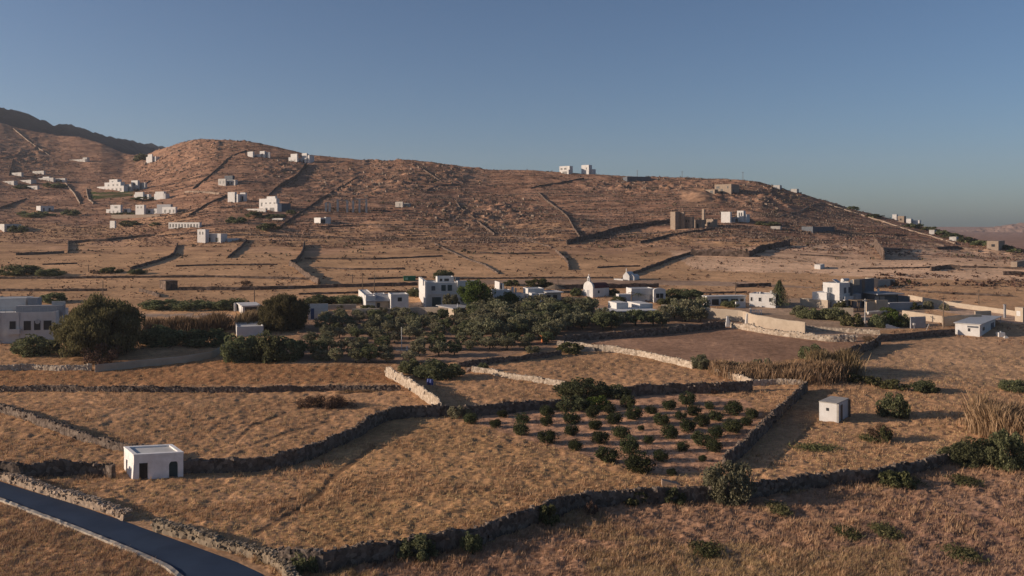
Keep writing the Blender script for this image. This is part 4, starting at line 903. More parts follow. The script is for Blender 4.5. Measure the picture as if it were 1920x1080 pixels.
lx, ly, a, d, zb, zt = bm; h_.part('porch_roof', GREYW).hexa([(lx - 2.6, ly - .8, zt), (lx + a + .2, ly - .8, zt), (lx + a + .2, ly + d, zt + 1.4), (lx - 2.6, ly + d, zt + 1.4)], [(lx - 2.6, ly - .8, zt + .18), (lx + a + .2, ly - .8, zt + .18), (lx + a + .2, ly + d, zt + 1.6), (lx - 2.6, ly + d, zt + 1.6)])
h_.box(700, 704, 724, 552, 566, 5); h_.done()
h_ = House('villa', 'two storey white house with grey green shutters, behind the bright green pine', 797, 577, 11)
b_ = h_.box(785, 797, 802, 528, 577); h_.box(776, 797, 799, 558, 578, -.8, rim=0, roof=False)
bF = h_.box(None, 801, 857, 530, 577, 1.2, depth=8)
h_.win(bF, 'R', [(.14, .27)], .68, .86, SLATE, frame=.15); h_.win(bF, 'R', [(.47, .62), (.68, .83)], .66, .90, TEALG, 'shutter', .12)
h_.win(bF, 'R', [(.16, .46), (.52, .9)], .05, .42, TEALG, 'shutter', .1)
h_.part('cornice', WHITE).box(bF[0], bF[0] + bF[2] + .3, bF[1] - .35, bF[1] - .001, bF[4] + (bF[5] - bF[4]) * .52, bF[4] + (bF[5] - bF[4]) * .57)
h_.box(856, 858, 897, 527, 577, 2.2, depth=8); bT = h_.box(817, 820, 851, 519, 531, 6); h_.win(bT, 'R', [(.15, .3), (.42, .7)], .3, .7)
h_.box(853, 854, 862, 520, 531, 6, SLATE, depth=2, rim=0, roof=False); h_.chimney(794, 523, 532, 2.5, 1); h_.done()
h_ = House('stone_cottage', 'low tan cottage with a flat grey roof below the bright pine', 838, 596, 30, cat='building')
b_ = h_.box(822, 851, 872, 579, 596, mat=TAN, rim=0, roof=False); h_.slab(b_, .5, .2, GREYW, right=2); h_.win(b_, 'R', [(.2, .9)], .0, .85, name='opening'); h_.chimney(858, 569, 580, 3, .5, taper=.8); h_.done()
h_ = House('cottage_row', 'cluster of low white houses with thick chimneys behind the grove', 1000, 566, 14)
h_.box(920, 926, 958, 544, 562, 0, depth=6); h_.box(927, 936, 938, 529, 548, 4, rim=0, roof=False, taper=.1); h_.box(938, 943, 945, 532, 548, 4, rim=0, roof=False)
h_.chimney(961, 538, 556, 4, 5, WHITE_OLD); h_.chimney(967, 540, 556, 3, 5, WHITE_OLD); h_.box(952, 960, 984, 551, 562, 2)
b_ = h_.box(981, 990, 1020, 541, 566, 2); bb = h_.box(986, 997, 1007, 550, 568, -1); h_.win(bb, 'L', [(.3, .6)], .4, .75); h_.win(bb, 'R', [(.3, .7)], .4, .75)
bc = h_.box(1007, 1012, 1022, 551, 569, -1); h_.win(bc, 'R', [(.25, .7)], .2, .75, BLUEP); bd = h_.box(None, 1022, 1052, 548, 566, 2, WHITE_OLD, depth=5)
h_.win(bd, 'R', [(.1, .35), (.5, .75)], .2, .7); h_.slab(bd, .2, .14, WHITE, 'pergola_roof', .02, 2.0); h_.done()
h_ = House('sun_shelter', 'brown thatched shelter roof behind the low white houses', 1041, 548, 10, cat='shelter')
X, Y, Z = h_.X, h_.Y, h_.Z; mb = h_.part('roof', THATCH); n = 14; ring = [(3.2 * math.cos(6.283 * i / n), 3.2 * math.sin(6.283 * i / n), 1.2) for i in range(n)]; mb.add(ring + [(0, 0, 2.5)], [(i, (i + 1) % n, n) for i in range(n)] + [tuple(range(n))[::-1]])
for a_ in range(4): h_.post(2.4 * math.cos(a_ * 1.57 + .7), 2.4 * math.sin(a_ * 1.57 + .7), -.3, 1.22, .09, WOOD)
h_.done()
# chapel
h_ = House('chapel', 'white chapel with a dark red vaulted roof and open belfry', 1112, 558, 34, cat='chapel')
b_ = h_.box(1095, 1112, 1142, 541, 558, rim=0, roof=False); lx, ly, a, d, zb, zt = b_
n = 12; ring = [(ly + d / 2 - d / 2 * 1.02 * math.cos(math.pi * i / n), zt + d / 2 * .72 * math.sin(math.pi * i / n)) for i in range(n + 1)]
mb = h_.part('vault_roof', REDROOF); mb.hexa([(lx + .4, y, z) for y, z in ring][::-1], [(lx + a, y, z) for y, z in ring][::-1])
gab = [(ly - .1, zb - .5), (ly + d + .1, zb - .5)] + [(ly + d / 2 + (d / 2 + .1) * math.cos(q), zt + .1 + (d / 2 * .92) * math.sin(q)) for q in np.linspace(0, math.pi, 15)]
h_.part('facade', WHITE).hexa([(lx - .15, y, z) for y, z in gab][::-1], [(lx + .4, y, z) for y, z in gab][::-1])
dm = MB(); dm.box(lx - .2, lx - .1, ly + d * .38, ly + d * .62, zb - .3, zb + 2.1); dm.build('door', GREYW, h_.root)
h_.win(b_, 'R', [(.30, .40)], .45, .75)
tb = zt + .1 + d / 2 * .85; bl = MB(); cy = ly + d / 2
for q in (-.5, .28): bl.box(lx - .1, lx + .35, cy + q, cy + q + .22, tb - .1, tb + 1.1)
bl.hexa([(lx - .1, cy - .5 + .02, tb + 1.1), (lx + .35, cy - .5 + .02, tb + 1.1), (lx + .35, cy + .48, tb + 1.1), (lx - .1, cy + .48, tb + 1.1)], [(lx - .05, cy - .12, tb + 1.6), (lx + .3, cy - .12, tb + 1.6), (lx + .3, cy + .12, tb + 1.6), (lx - .05, cy + .12, tb + 1.6)])
bl.build('belfry', WHITE, h_.root); cr = MB(); cr.box(lx + .08, lx + .18, cy - .05, cy + .05, tb + 1.6, tb + 2.2); cr.box(lx + .08, lx + .18, cy - .25, cy + .25, tb + 1.9, tb + 2.0); cr.build('cross', WHITE, h_.root)
h_.part('annex', WHITE_OLD).hexa([(lx + .6, ly + d + .1, zb - .5), (lx + 4, ly + d + .1, zb - .5), (lx + 4, ly + d + 3, zb - .5), (lx + .6, ly + d + 3, zb - .5)], [(lx + .6, ly + d + .1, zt - .3), (lx + 4, ly + d + .1, zt - .3), (lx + 4, ly + d + 3, zt - 1.6), (lx + .6, ly + d + 3, zt - 1.6)])
h_.done()
h_ = House('house', 'white house with a rounded bay window and a dark door, right of the chapel', 1184, 567, 9)
b_ = h_.box(1174, 1184, 1226, 541, 567); h_.win(b_, 'R', [(.80, .94)], .0, .55, GREYW, 'door', .1)
bB = h_.box(1224, 1226, 1248, 544, 567, -.6, rim=0, roof=False); h_.win(bB, 'R', [(.18, .48), (.52, .8)], .35, .72, DARK, frame=.12)
lx, ly, a, d, zb, zt = bB; arc = [(lx + a / 2 + a / 2 * math.cos(q), zt + .55 * math.sin(q)) for q in np.linspace(0, math.pi, 11)]
h_.part('vault', WHITE).hexa([(x, ly, z) for x, z in arc], [(x, ly + d, z) for x, z in arc]); h_.box(1155, 1160, 1184, 552, 568, -1, rim=0, roof=False); h_.done()
h_ = House('pavilion_house', 'low white house with a wide flat canopy on posts, standing in the grove', 1160, 601, 16)
b_ = h_.box(1136, 1150, 1222, 583, 602, 0, TAN, rim=0, roof=False); h_.win(b_, 'R', [(.05, .22), (.3, .42), (.5, .75)], .0, .9, name='opening'); h_.slab(b_, .5, .22, WHITE, 'canopy', 0, 2.6, 0, 1.8)
h_.box(1140, 1156, 1178, 568, 585, 2.5, rim=0, roof=False); h_.box(1176, 1200, 1224, 570, 585, 4, rim=0, roof=False)
for q in (-.16, .05, .4, .98): h_.post(b_[0] + b_[2] * q, b_[1] - 2.4, b_[4] - .8, b_[5], .08)
h_.chimney(1145, 586, 603, 7, -3.2, WHITE, 'oven', .25); h_.done()
h_ = House('long_house', 'long low white house with a flat roof above the tan garden wall', 1330, 574, 12)
b_ = h_.box(1318, 1326, 1398, 557, 574, 0, depth=6, rim=0, roof=False); h_.slab(b_, .25, .22, WHITE); h_.win(b_, 'R', [(.12, .3), (.36, .55), (.62, .8), (.86, .95)], .1, .75)
h_.box(None, 1380, 1398, 566, 577, -3, depth=.5, rim=0, roof=False); h_.done()
h_ = House('pergola', 'small wooden pergola frame beside the long low white house', 1312, 574, 12, cat='pergola')
for x in (0, 2.2, 4.4):
    for y in (0, 2.4): h_.post(x - 2, y, -.4, 2.0, .07, WOOD)
mb = h_.part('beam', WOOD)
for y in (0, 2.4): mb.box(-2.2, 2.8, y - .06, y + .06, 2.0, 2.14)
h_.done()
h_ = House('low_house', 'low white house with three small windows, left of the tiered conifer', 1452, 578, 58)
b_ = h_.box(1405, 1454, 1464, 552, 578); h_.win(b_, 'L', [(.05, .12), (.36, .46), (.76, .86)], .45, .72, DARK, frame=.1); h_.chimney(1425, 547, 556, 2.5, 3); h_.chimney(1446, 545, 556, 4, 3, WHITE_OLD); h_.box(1418, 1421, 1428, 549, 556, 4, GREYW, depth=1, rim=0, roof=False); h_.done()
h_ = House('villa', 'modern white cube house with a dark grey wing and pillared porch', 1574, 580, 40)
b_ = h_.box(1543, 1574, 1600, 531, 563, 0, down=.1); h_.win(b_, 'L', [(.28, .42), (.43, .56)], .42, .72, SLATE, frame=.08); h_.win(b_, 'R', [(.30, .48), (.62, .80)], .38, .72, SLATE, frame=.08)
lx, ly, a, d, zb, zt = b_
h_.sep = 1; bs = h_.box(1523, 1550, 1575, 549, 566, .8, depth=5, rim=0, roof=False, down=.2); h_.box(1500, 1552, 1556, 563, 580, .5, TAN, rim=0, roof=False)
bl = MB(); bl.box(lx + .8, lx + a - .5, ly - 1.1, ly - .001, zb - .05, zb + .12); bl.box(lx + .8, lx + a - .5, ly - 1.1, ly - 1.02, zb + .12, zb + 1.0); bl.build('balcony', WHITE, h_.root)
h_.part('base_wall', WHITE).box(lx + .4, lx + a, ly + .8, ly + d - .5, zb - 4, zb - .1)
for q in (.15, .55, .92): h_.post(lx + a * q, ly + .15, zb - 3.2, zb - .1, .22)
bw = h_.box(1594, 1599, 1639, 525, 580, 3.0, SLATE, depth=6); h_.win(bw, 'R', [(.42, .55)], .55, .98, DARK, 'slit_window')
h_.part('terrace_wall', GREYW).box(bw[0] - .2, bw[0] + 2.2, bw[1] - 1.2, bw[1] - .001, bw[4] + .2, bw[4] + 4.2)
h_.sep = 2; h_.box(1597, 1601, 1612, 524, 533, 2.8, TAN, depth=2, rim=0, roof=False, down=.3)
# roof clutter: water tank, solar panel
tk = MB(); tk.tube((lx + a * .55, ly + d * .3, zt + .55), (lx + a * .98, ly + d * .3, zt + .55), .45, .45, 10); tk.build('water_tank', WHITE, h_.root)
sp = MB(); sp.hexa([(lx + .6, ly + 1, zt), (lx + 2.6, ly + 1, zt), (lx + 2.6, ly + 2.4, zt + .8), (lx + .6, ly + 2.4, zt + .8)], [(lx + .6, ly + .95, zt + .08), (lx + 2.6, ly + .95, zt + .08), (lx + 2.6, ly + 2.35, zt + .88), (lx + .6, ly + 2.35, zt + .88)]); sp.build('solar_panel', METAL, h_.root)
h_.done()
h_ = House('terrace_roof', 'dark flat roofed terrace building right of the grey wing', 1640, 577, 12, cat='building')
b_ = h_.box(None, 1640, 1684, 552, 577, 0, SLATE, depth=6, rim=0, roof=False); h_.slab(b_, .5, .3, GREYW, 'roof', 0, 1.5); h_.win(b_, 'R', [(.02, .18), (.22, .42)], .1, .85, GREYW, 'opening'); h_.chimney(1647, 541, 553, 3, 2)
h_.box(None, 1684, 1706, 556, 577, 1, SLATE, depth=4, rim=0, roof=False)
h_.box(None, 1668, 1712, 568, 580, -4, GREYW, depth=2, rim=0, roof=False); h_.done()
h_ = House('pergola', 'wooden pergola with a dark roof in front of the grey wing', 1608, 584, 14, cat='pergola')
for x in (0, 2.4, 4.6):
    for y in (0, 2.6): h_.post(x, y, -.4, 2.7, .08, WOOD)
h_.part('roof', THATCH).box(-.5, 5.1, -.5, 3.1, 2.7, 2.86); h_.done()
h_ = House('garden_wall_block', 'tan garden wall block behind the small white boat', 1632, 586, 14, cat='wall')
h_.box(None, 1625, 1643, 566, 588, 0, TAN, depth=.5, rim=0, roof=False); h_.box(None, 1643, 1665, 563, 588, .3, TAN, depth=.5, rim=0, roof=False); h_.done()
# boat on the terrace
x, y, z = at(1645, 592); hb = link('boat', None, None, (x, y, z + .15)); hb.rotation_euler[2] = R(8); tag(hb, 'small white boat standing on the terrace below the tan wall block', 'boat')
sec = []; n = 9
for i in range(n):
    t_ = i / (n - 1); wd = .8 * math.sin(math.pi * min(1, .22 + t_ * .80)) ** .8; xx = -2.6 + 5.2 * t_
    sec.append([(xx, -wd, 1.0 + .25 * t_ ** 2), (xx, -wd * .7, .4 + .1 * t_), (xx, 0, .1 + .35 * max(0, t_ - .7)), (xx, wd * .7, .4 + .1 * t_), (xx, wd, 1.0 + .25 * t_ ** 2), (xx, wd * .85, .98 + .25 * t_ ** 2), (xx, 0, .75), (xx, -wd * .85, .98 + .25 * t_ ** 2)])
V = [p for s_ in sec for p in s_]; m = 8; f = [(i * m + j, (i + 1) * m + j, (i + 1) * m + (j + 1) % m, i * m + (j + 1) % m) for i in range(n - 1) for j in range(m)] + [tuple(range(m)), tuple(range((n - 1) * m, n * m))[::-1]]
link('hull', mesh('hull', V, f, WHITE_OLD), hb); st_ = MB(); st_.box(-1.2, -1.0, -.5, .5, -.5, .25); st_.box(1.0, 1.2, -.5, .5, -.5, .3); st_.build('cradle', WOOD, hb)
# white shed
h_ = House('white_shed', 'white shed with a slanting grey roof and open porch at the right edge', 1837, 632, 50, cat='shed')
b_ = h_.box(1791, 1837, 1866, 609, 632, rim=0, roof=False); lx, ly, a, d, zb, zt = b_
h_.win(b_, 'L', [(.52, .62)], .40, .66); h_.win(b_, 'L', [(.50, .95)], .72, .86, SLATE, 'shutter'); h_.win(b_, 'R', [(.18, .30)], .4, .68); h_.win(b_, 'R', [(.70, .92)], .0, .74, SLATE, 'door')
h_.part('porch_wall', GREYW).box(lx + a, lx + a + 6, ly + 2.4, ly + 2.6, zb - .6, zt)
h_.part('roof', METAL).hexa([(lx - .25, ly - .3, zt), (lx + a + 6.2, ly - .3, zt - .1), (lx + a + 6.2, ly + d + .3, zt - .1), (lx - .25, ly + d + .3, zt)], [(lx - .25, ly - .3, zt + .16), (lx + a + 6.2, ly - .3, zt + .06), (lx + a + 6.2, ly + d + .3, zt + .06), (lx - .25, ly + d + .3, zt + .16)])
h_.post(lx + a + 5.9, ly - .1, zb - .5, zt - .1, .07); h_.done()
x, y, z = at(1876, 631); tk = MB(); tk.box(-.7, .7, -.6, .6, 0, 1.0); tk.tube((0, 0, 1.0), (0, 0, 1.25), .25, .22); tag(tk.build('water_tank', WHITE, None, (x, y, z - .05)), 'pale plastic water tank by the porch of the white shed', 'tank')
x, y, z = at(1886, 634); tk = MB(); tk.hexa([(-.5, -.4, 0), (.5, -.4, 0), (.5, .4, 0), (-.5, .4, 0)], [(-.3, -.2, .5), (.25, -.25, .42), (.3, .2, .55), (-.2, .25, .5)]); tag(tk.build('sack', WHITE_OLD, None, (x, y, z - .03)), 'small pale sack on the ground beside the water tank', 'sack')
h_ = House('ruin', 'tan roofless ruin with a dark doorway behind the grey wing', 1640, 540, 15, cat='ruin')
b_ = h_.box(None, 1640, 1678, 524, 539, 3, CONC, depth=.6, rim=0, roof=False); h_.win(b_, 'R', [(.78, .92)], 0, .85, name='doorway'); h_.box(None, 1638, 1646, 522, 540, 0, TAN, depth=4, rim=0, roof=False); h_.done()
# small things round the village
def simple(name, label, cat, px, py, parts, rot=0, group=None):
    x, y, z = at(px, py); e = link(name, None, None, (x, y, z)); e.rotation_euler[2] = R(rot); tag(e, label, cat, group)
    for n_, m_, mb_ in parts: mb_.build(n_, m_, e)
    return e
a = MB(); a.box(-1.9, 1.9, -1.1, 1.1, -.1, 1.35); b2 = MB(); b2.box(-1.95, 1.95, -1.15, 1.15, 1.35, 1.5); c2 = MB(); c2.box(-1.5, -.6, -1.14, -1.1, .3, 1.1)
GRN = noise_mat('green_paint', (.02, .12, .06), (.03, .17, .085), 2, .5)
simple('container', 'green metal container by the dirt road on the plain', 'container', 768, 526, [('body', GRN, a), ('lid', GRN, b2), ('panel', noise_mat('pale_green', (.2, .4, .28), (.25, .45, .3)), c2)], 10)
ORG = noise_mat('orange_paint', (.42, .13, .05), (.5, .18, .07), 2, .7)
a = MB(); a.box(-.75, -.35, -.5, .5, -.1, 1.2); a.box(.35, .75, -.5, .5, -.1, 1.2); a.box(-.35, .35, .4, .5, -.1, 1.2); b2 = MB(); b2.box(-.95, .95, -.65, .65, 1.2, 1.35)
simple('kennel', 'small orange open shelter at the corner of the grove', 'shelter', 1022, 641, [('wall', ORG, a), ('roof', ORG, b2)], 12)
BLU = noise_mat('blue_plastic', (.03, .05, .2), (.05, .08, .28), 2, .45, spec=.4)
for i, (px, py, lb) in enumerate([(804, 721, 'left blue barrel under the dark bush'), (809, 722, 'right blue barrel under the dark bush')]):
    a = MB(); a.tube((0, 0, 0), (0, 0, .45), .3, .34, 12); a.tube((0, 0, .45), (0, 0, .9), .34, .3, 12); b2 = MB(); b2.tube((0, 0, .9), (0, 0, .96), .31, .29, 12)
    simple('barrel', lb, 'barrel', px, py, [('body', BLU, a), ('lid', BLU, b2)], 0, 'blue barrels by the pale wall')
def pole(px, pyt, pyb, label, mat=None, r=.14, arm=.9, name='utility_pole', cat='pole', group=None):
    x, y, z = at(px, pyb); h = (pyb - pyt) * y / F; a = MB(); a.tube((0, 0, -.4), (0, 0, h), r, r * .7, 7); ps = [('post', mat or WOOD, a)]
    if arm: c2 = MB(); c2.box(-arm, arm, -.06, .06, h - .5, h - .36); ps.append(('crossarm', mat or WOOD, c2))
    return simple(name, label, cat, px, pyb, ps, random.uniform(-40, 40), group)
for a_ in [(1769, 556, 616, 'tall wooden pole left of the white shed'), (1835, 543, 571, 'wooden pole in the field beyond the roadside wall'), (1046, 517, 546, 'thin pole behind the thatched shelter'), (193, 526, 556, 'thin pole above the huge drooping tree'),
           (477, 536, 566, 'thin pole left of the tall drooping tree'), (661, 514, 530, 'shortest and leftmost of three poles on the plain'), (680, 514, 543, 'middle one of three poles on the plain'), (702, 515, 553, 'tallest of three poles, above the white cottage'),
           (1379, 529, 557, 'thin pole above the long low white house'), (1622, 560, 606, 'pale pole beside the small white boat'), (1393, 322, 340, 'thin pole on the skyline above the unfinished building'), (1279, 321, 334, 'faint pole on the skyline right of the dark enclosure'),
           (1195, 319, 331, 'faint pole on the skyline above the dark enclosure'), (166, 496, 510, 'faint pole among the scrub of the left plain'), (1184, 546, 572, 'dark pole before the white house with the bay')]:
    pole(a_[0], a_[1], a_[2], a_[3], METAL if 'pale' in a_[3] else None, .15 if a_[2] > 500 else .16)
pole(753, 613, 656, 'slim white pole standing in the open rows of the grove', WHITE, .09, 0, 'lamp_post')
a = MB(); a.box(-1.6, 1.2, -.4, .4, -.1, .12); b2 = MB(); b2.tube((.7, 0, .1), (.7, 0, .85), .22, .2, 8)
simple('well_head', 'small pale block with a stub pipe at the foot of the white pole', 'well', 757, 657, [('base', CONC, a), ('pipe', WHITE, b2)])
def gate_post(px, py, label):
    a = MB(); a.hexa([(-.5, -.4, -.3), (.5, -.4, -.3), (.5, .4, -.3), (-.5, .4, -.3)], [(-.18, -.2, 2.4), (.18, -.2, 2.4), (.18, .2, 2.4), (-.18, .2, 2.4)]); b2 = MB(); b2.hexa([(.5, -.25, -.3), (1.5, -.25, -.3), (1.5, .25, -.3), (.5, .25, -.3)], [(.2, -.2, 1.7), (.35, -.2, 1.7), (.35, .2, 1.7), (.2, .2, 1.7)])
    simple('gate_post', label, 'gate post', px, py, [('pier', WHITE, a), ('buttress', WHITE, b2)])
gate_post(1401, 607, 'white flared gate post in front of the tan garden wall'); gate_post(1364, 612, 'grey white gate pier at the end of the dark grove wall')
a = MB()
for i in range(7): a.box(-1.4 + i * .45, -1.25 + i * .45, -.05, .05, -.2, 1.3)
a.box(-1.45, 1.5, -.08, -.05, 1.1, 1.25); b2 = MB(); b2.box(-1.7, -1.42, -.15, .15, -.3, 1.7)
simple('white_gate', 'white slatted gate above the flared gate post', 'gate', 1418, 590, [('slats', WHITE, a), ('post', WHITE, b2)], 10)
a = MB(); a.box(-.25, .25, -.15, .15, .9, 1.4); b2 = MB(); b2.tube((0, 0, -.2), (0, 0, .9), .05, .05)
simple('meter_box', 'small white meter box in front of the dark wall panel', 'box', 1714, 617, [('box', WHITE, a), ('post', METAL, b2)])
a = MB(); a.box(-1.0, 1.0, -.05, .05, -.1, .9); b2 = MB(); b2.tube((-.1, 0, -.2), (.6, 0, 1.4), .06, .06); 
simple('field_gate', 'slanting pale rail beside the dark wall panel', 'rail', 1737, 619, [('rail', METAL, b2)])
a = MB(); a.tube((0, 0, -.3), (0, 0, 1.3), .12, .1); simple('marker_post', 'thin dark post on the pale rubble bank', 'post', 1604, 634, [('post', BARK, a)])
a = MB(); a.box(-.2, .2, -.2, .2, -.3, 3.2); b2 = MB(); b2.box(-.28, .28, -.28, .28, 3.2, 3.35); simple('gate_pillar', 'dark pillar on the roadside wall behind the white shed', 'pillar', 1884, 596, [('shaft', GREYW, a), ('cap', GREYW, b2)])
h_ = House('end_wall', 'pale wall end with a white panel at the right edge above the shed', 1915, 604, 30, cat='wall'); b_ = h_.box(1903, 1918, 1926, 577, 604, 0, TAN, rim=0, roof=False); h_.win(b_, 'L', [(.2, .7)], .4, .75, WHITE, 'panel'); h_.done()
# white steps beside the garden trees
a = MB()
for i in range(4): a.box(-1.6 + i * .8, -.8 + i * .8, -.5, .5, -.3, .9 - i * .25)
simple('garden_steps', 'white steps between the dark bush and the green garden tree', 'steps', 1672, 615, [('steps', WHITE, a)])
# pale slab lying by the front wall
a = MB(); a.hexa([(-.9, -.6, -.2), (1.5, -.6, -.2), (1.2, .7, -.2), (-.8, .6, -.2)], [(-.85, -.4, .62), (1.0, -.5, .15), (.9, .5, .2), (-.75, .5, .55)])
x, y, z = at(1255, 909); tag(a.build('stone_slab', RUBBLE, None, (x, y, z)), 'pale tilted stone slab behind the front wall left of the round bush', 'stone')
a = MB(); a.hexa([(-1.6, -.7, -.2), (1.6, -.7, -.2), (1.6, .7, -.2), (-1.6, .7, -.2)], [(-1.4, -.5, .9), (1.2, -.5, .75), (1.2, .5, .7), (-1.4, .5, .85)])
x, y, z = at(1102, 658); tag(a.build('stone_block', STONEP, None, (x, y, z)), 'squared stone block at the head of the long pale wall', 'stone')
P_ = np.array([(0, 0, .3), (1.5, .3, .25), (-1.3, .2, .3), (.4, -.5, .2), (3, .2, .2)]); v, f = rocks(P_, [1.1, .9, .8, .7, .6]); x, y, z = at(892, 696)
tag(link('rock_pile', mesh('rock_pile', v, f, RUBBLE), None, (x, y, z)), 'pile of pale boulders at the end of the short pale field wall', 'rocks')
for i, (px, py, lb) in enumerate([(638, 738, 'small straw bundle below the long level wall, leftmost'), (655, 736, 'small straw bundle second from the left below the level wall'), (675, 736, 'dark straw bundle in the middle of the row'), (690, 735, 'straw bundle right of the dark one'), (728, 731, 'straw bundle apart from the others'), (743, 729, 'straw bundle nearest the pale bent wall')]):
    x, y, z = at(px, py); P = np.clip(rng.normal(0, 1, (260, 3)), -1.7, 1.7) * np.array([.5, .3, .14]) + np.array([0, 0, .2]); v, f = leaf_quads(P, .16, .15)
    tag(link('straw_bundle', mesh('straw_bundle', v, f, REED), None, (x, y, z)), lb, 'straw', 'straw bundles along the level wall')
# ---- plain and hill buildings
h_ = House('stone_hut', 'dark old stone hut on the plain above the huge tree', 311, 545, 40, cat='hut'); b_ = h_.box(299, 311, 333, 528, 545, mat=STONEH, rim=0, roof=False); h_.slab(b_, .1, .15, STONEH); h_.win(b_, 'R', [(.4, .55)], 0, .7, name='doorway'); h_.done()
h_ = House('twin_chapel', 'tiny twin gabled white chapels beside the dirt road', 1180, 526, 55, cat='chapel')
for k, (pl, pc, pt) in enumerate([(1168, 1180, 517), (1180, 1189, 519)]):
    b_ = h_.box(pl, pc, None, pt, 526, 0, depth=4.0, rim=0, roof=False); lx, ly, a, d, zb, zt = b_; g = 1.3 if k == 0 else .8
    h_.part('gable_roof', WHITE).hexa([(lx, ly, zt), (lx, ly + d, zt), (lx, ly + d / 2 + .05, zt + g), (lx, ly + d / 2 - .05, zt + g)][::-1], [(lx + a, ly, zt), (lx + a, ly + d, zt), (lx + a, ly + d / 2 + .05, zt + g), (lx + a, ly + d / 2 - .05, zt + g)][::-1])
    if k == 0: cr = MB(); cr.box(lx + .05, lx + .2, ly + d / 2 - .12, ly + d / 2 + .12, zt + g - .2, zt + g + 1.0); cr.build('belfry', WHITE, h_.root)
h_.box(1151, 1168, 1169, 523, 526.5, 0, rim=0, roof=False); h_.done()
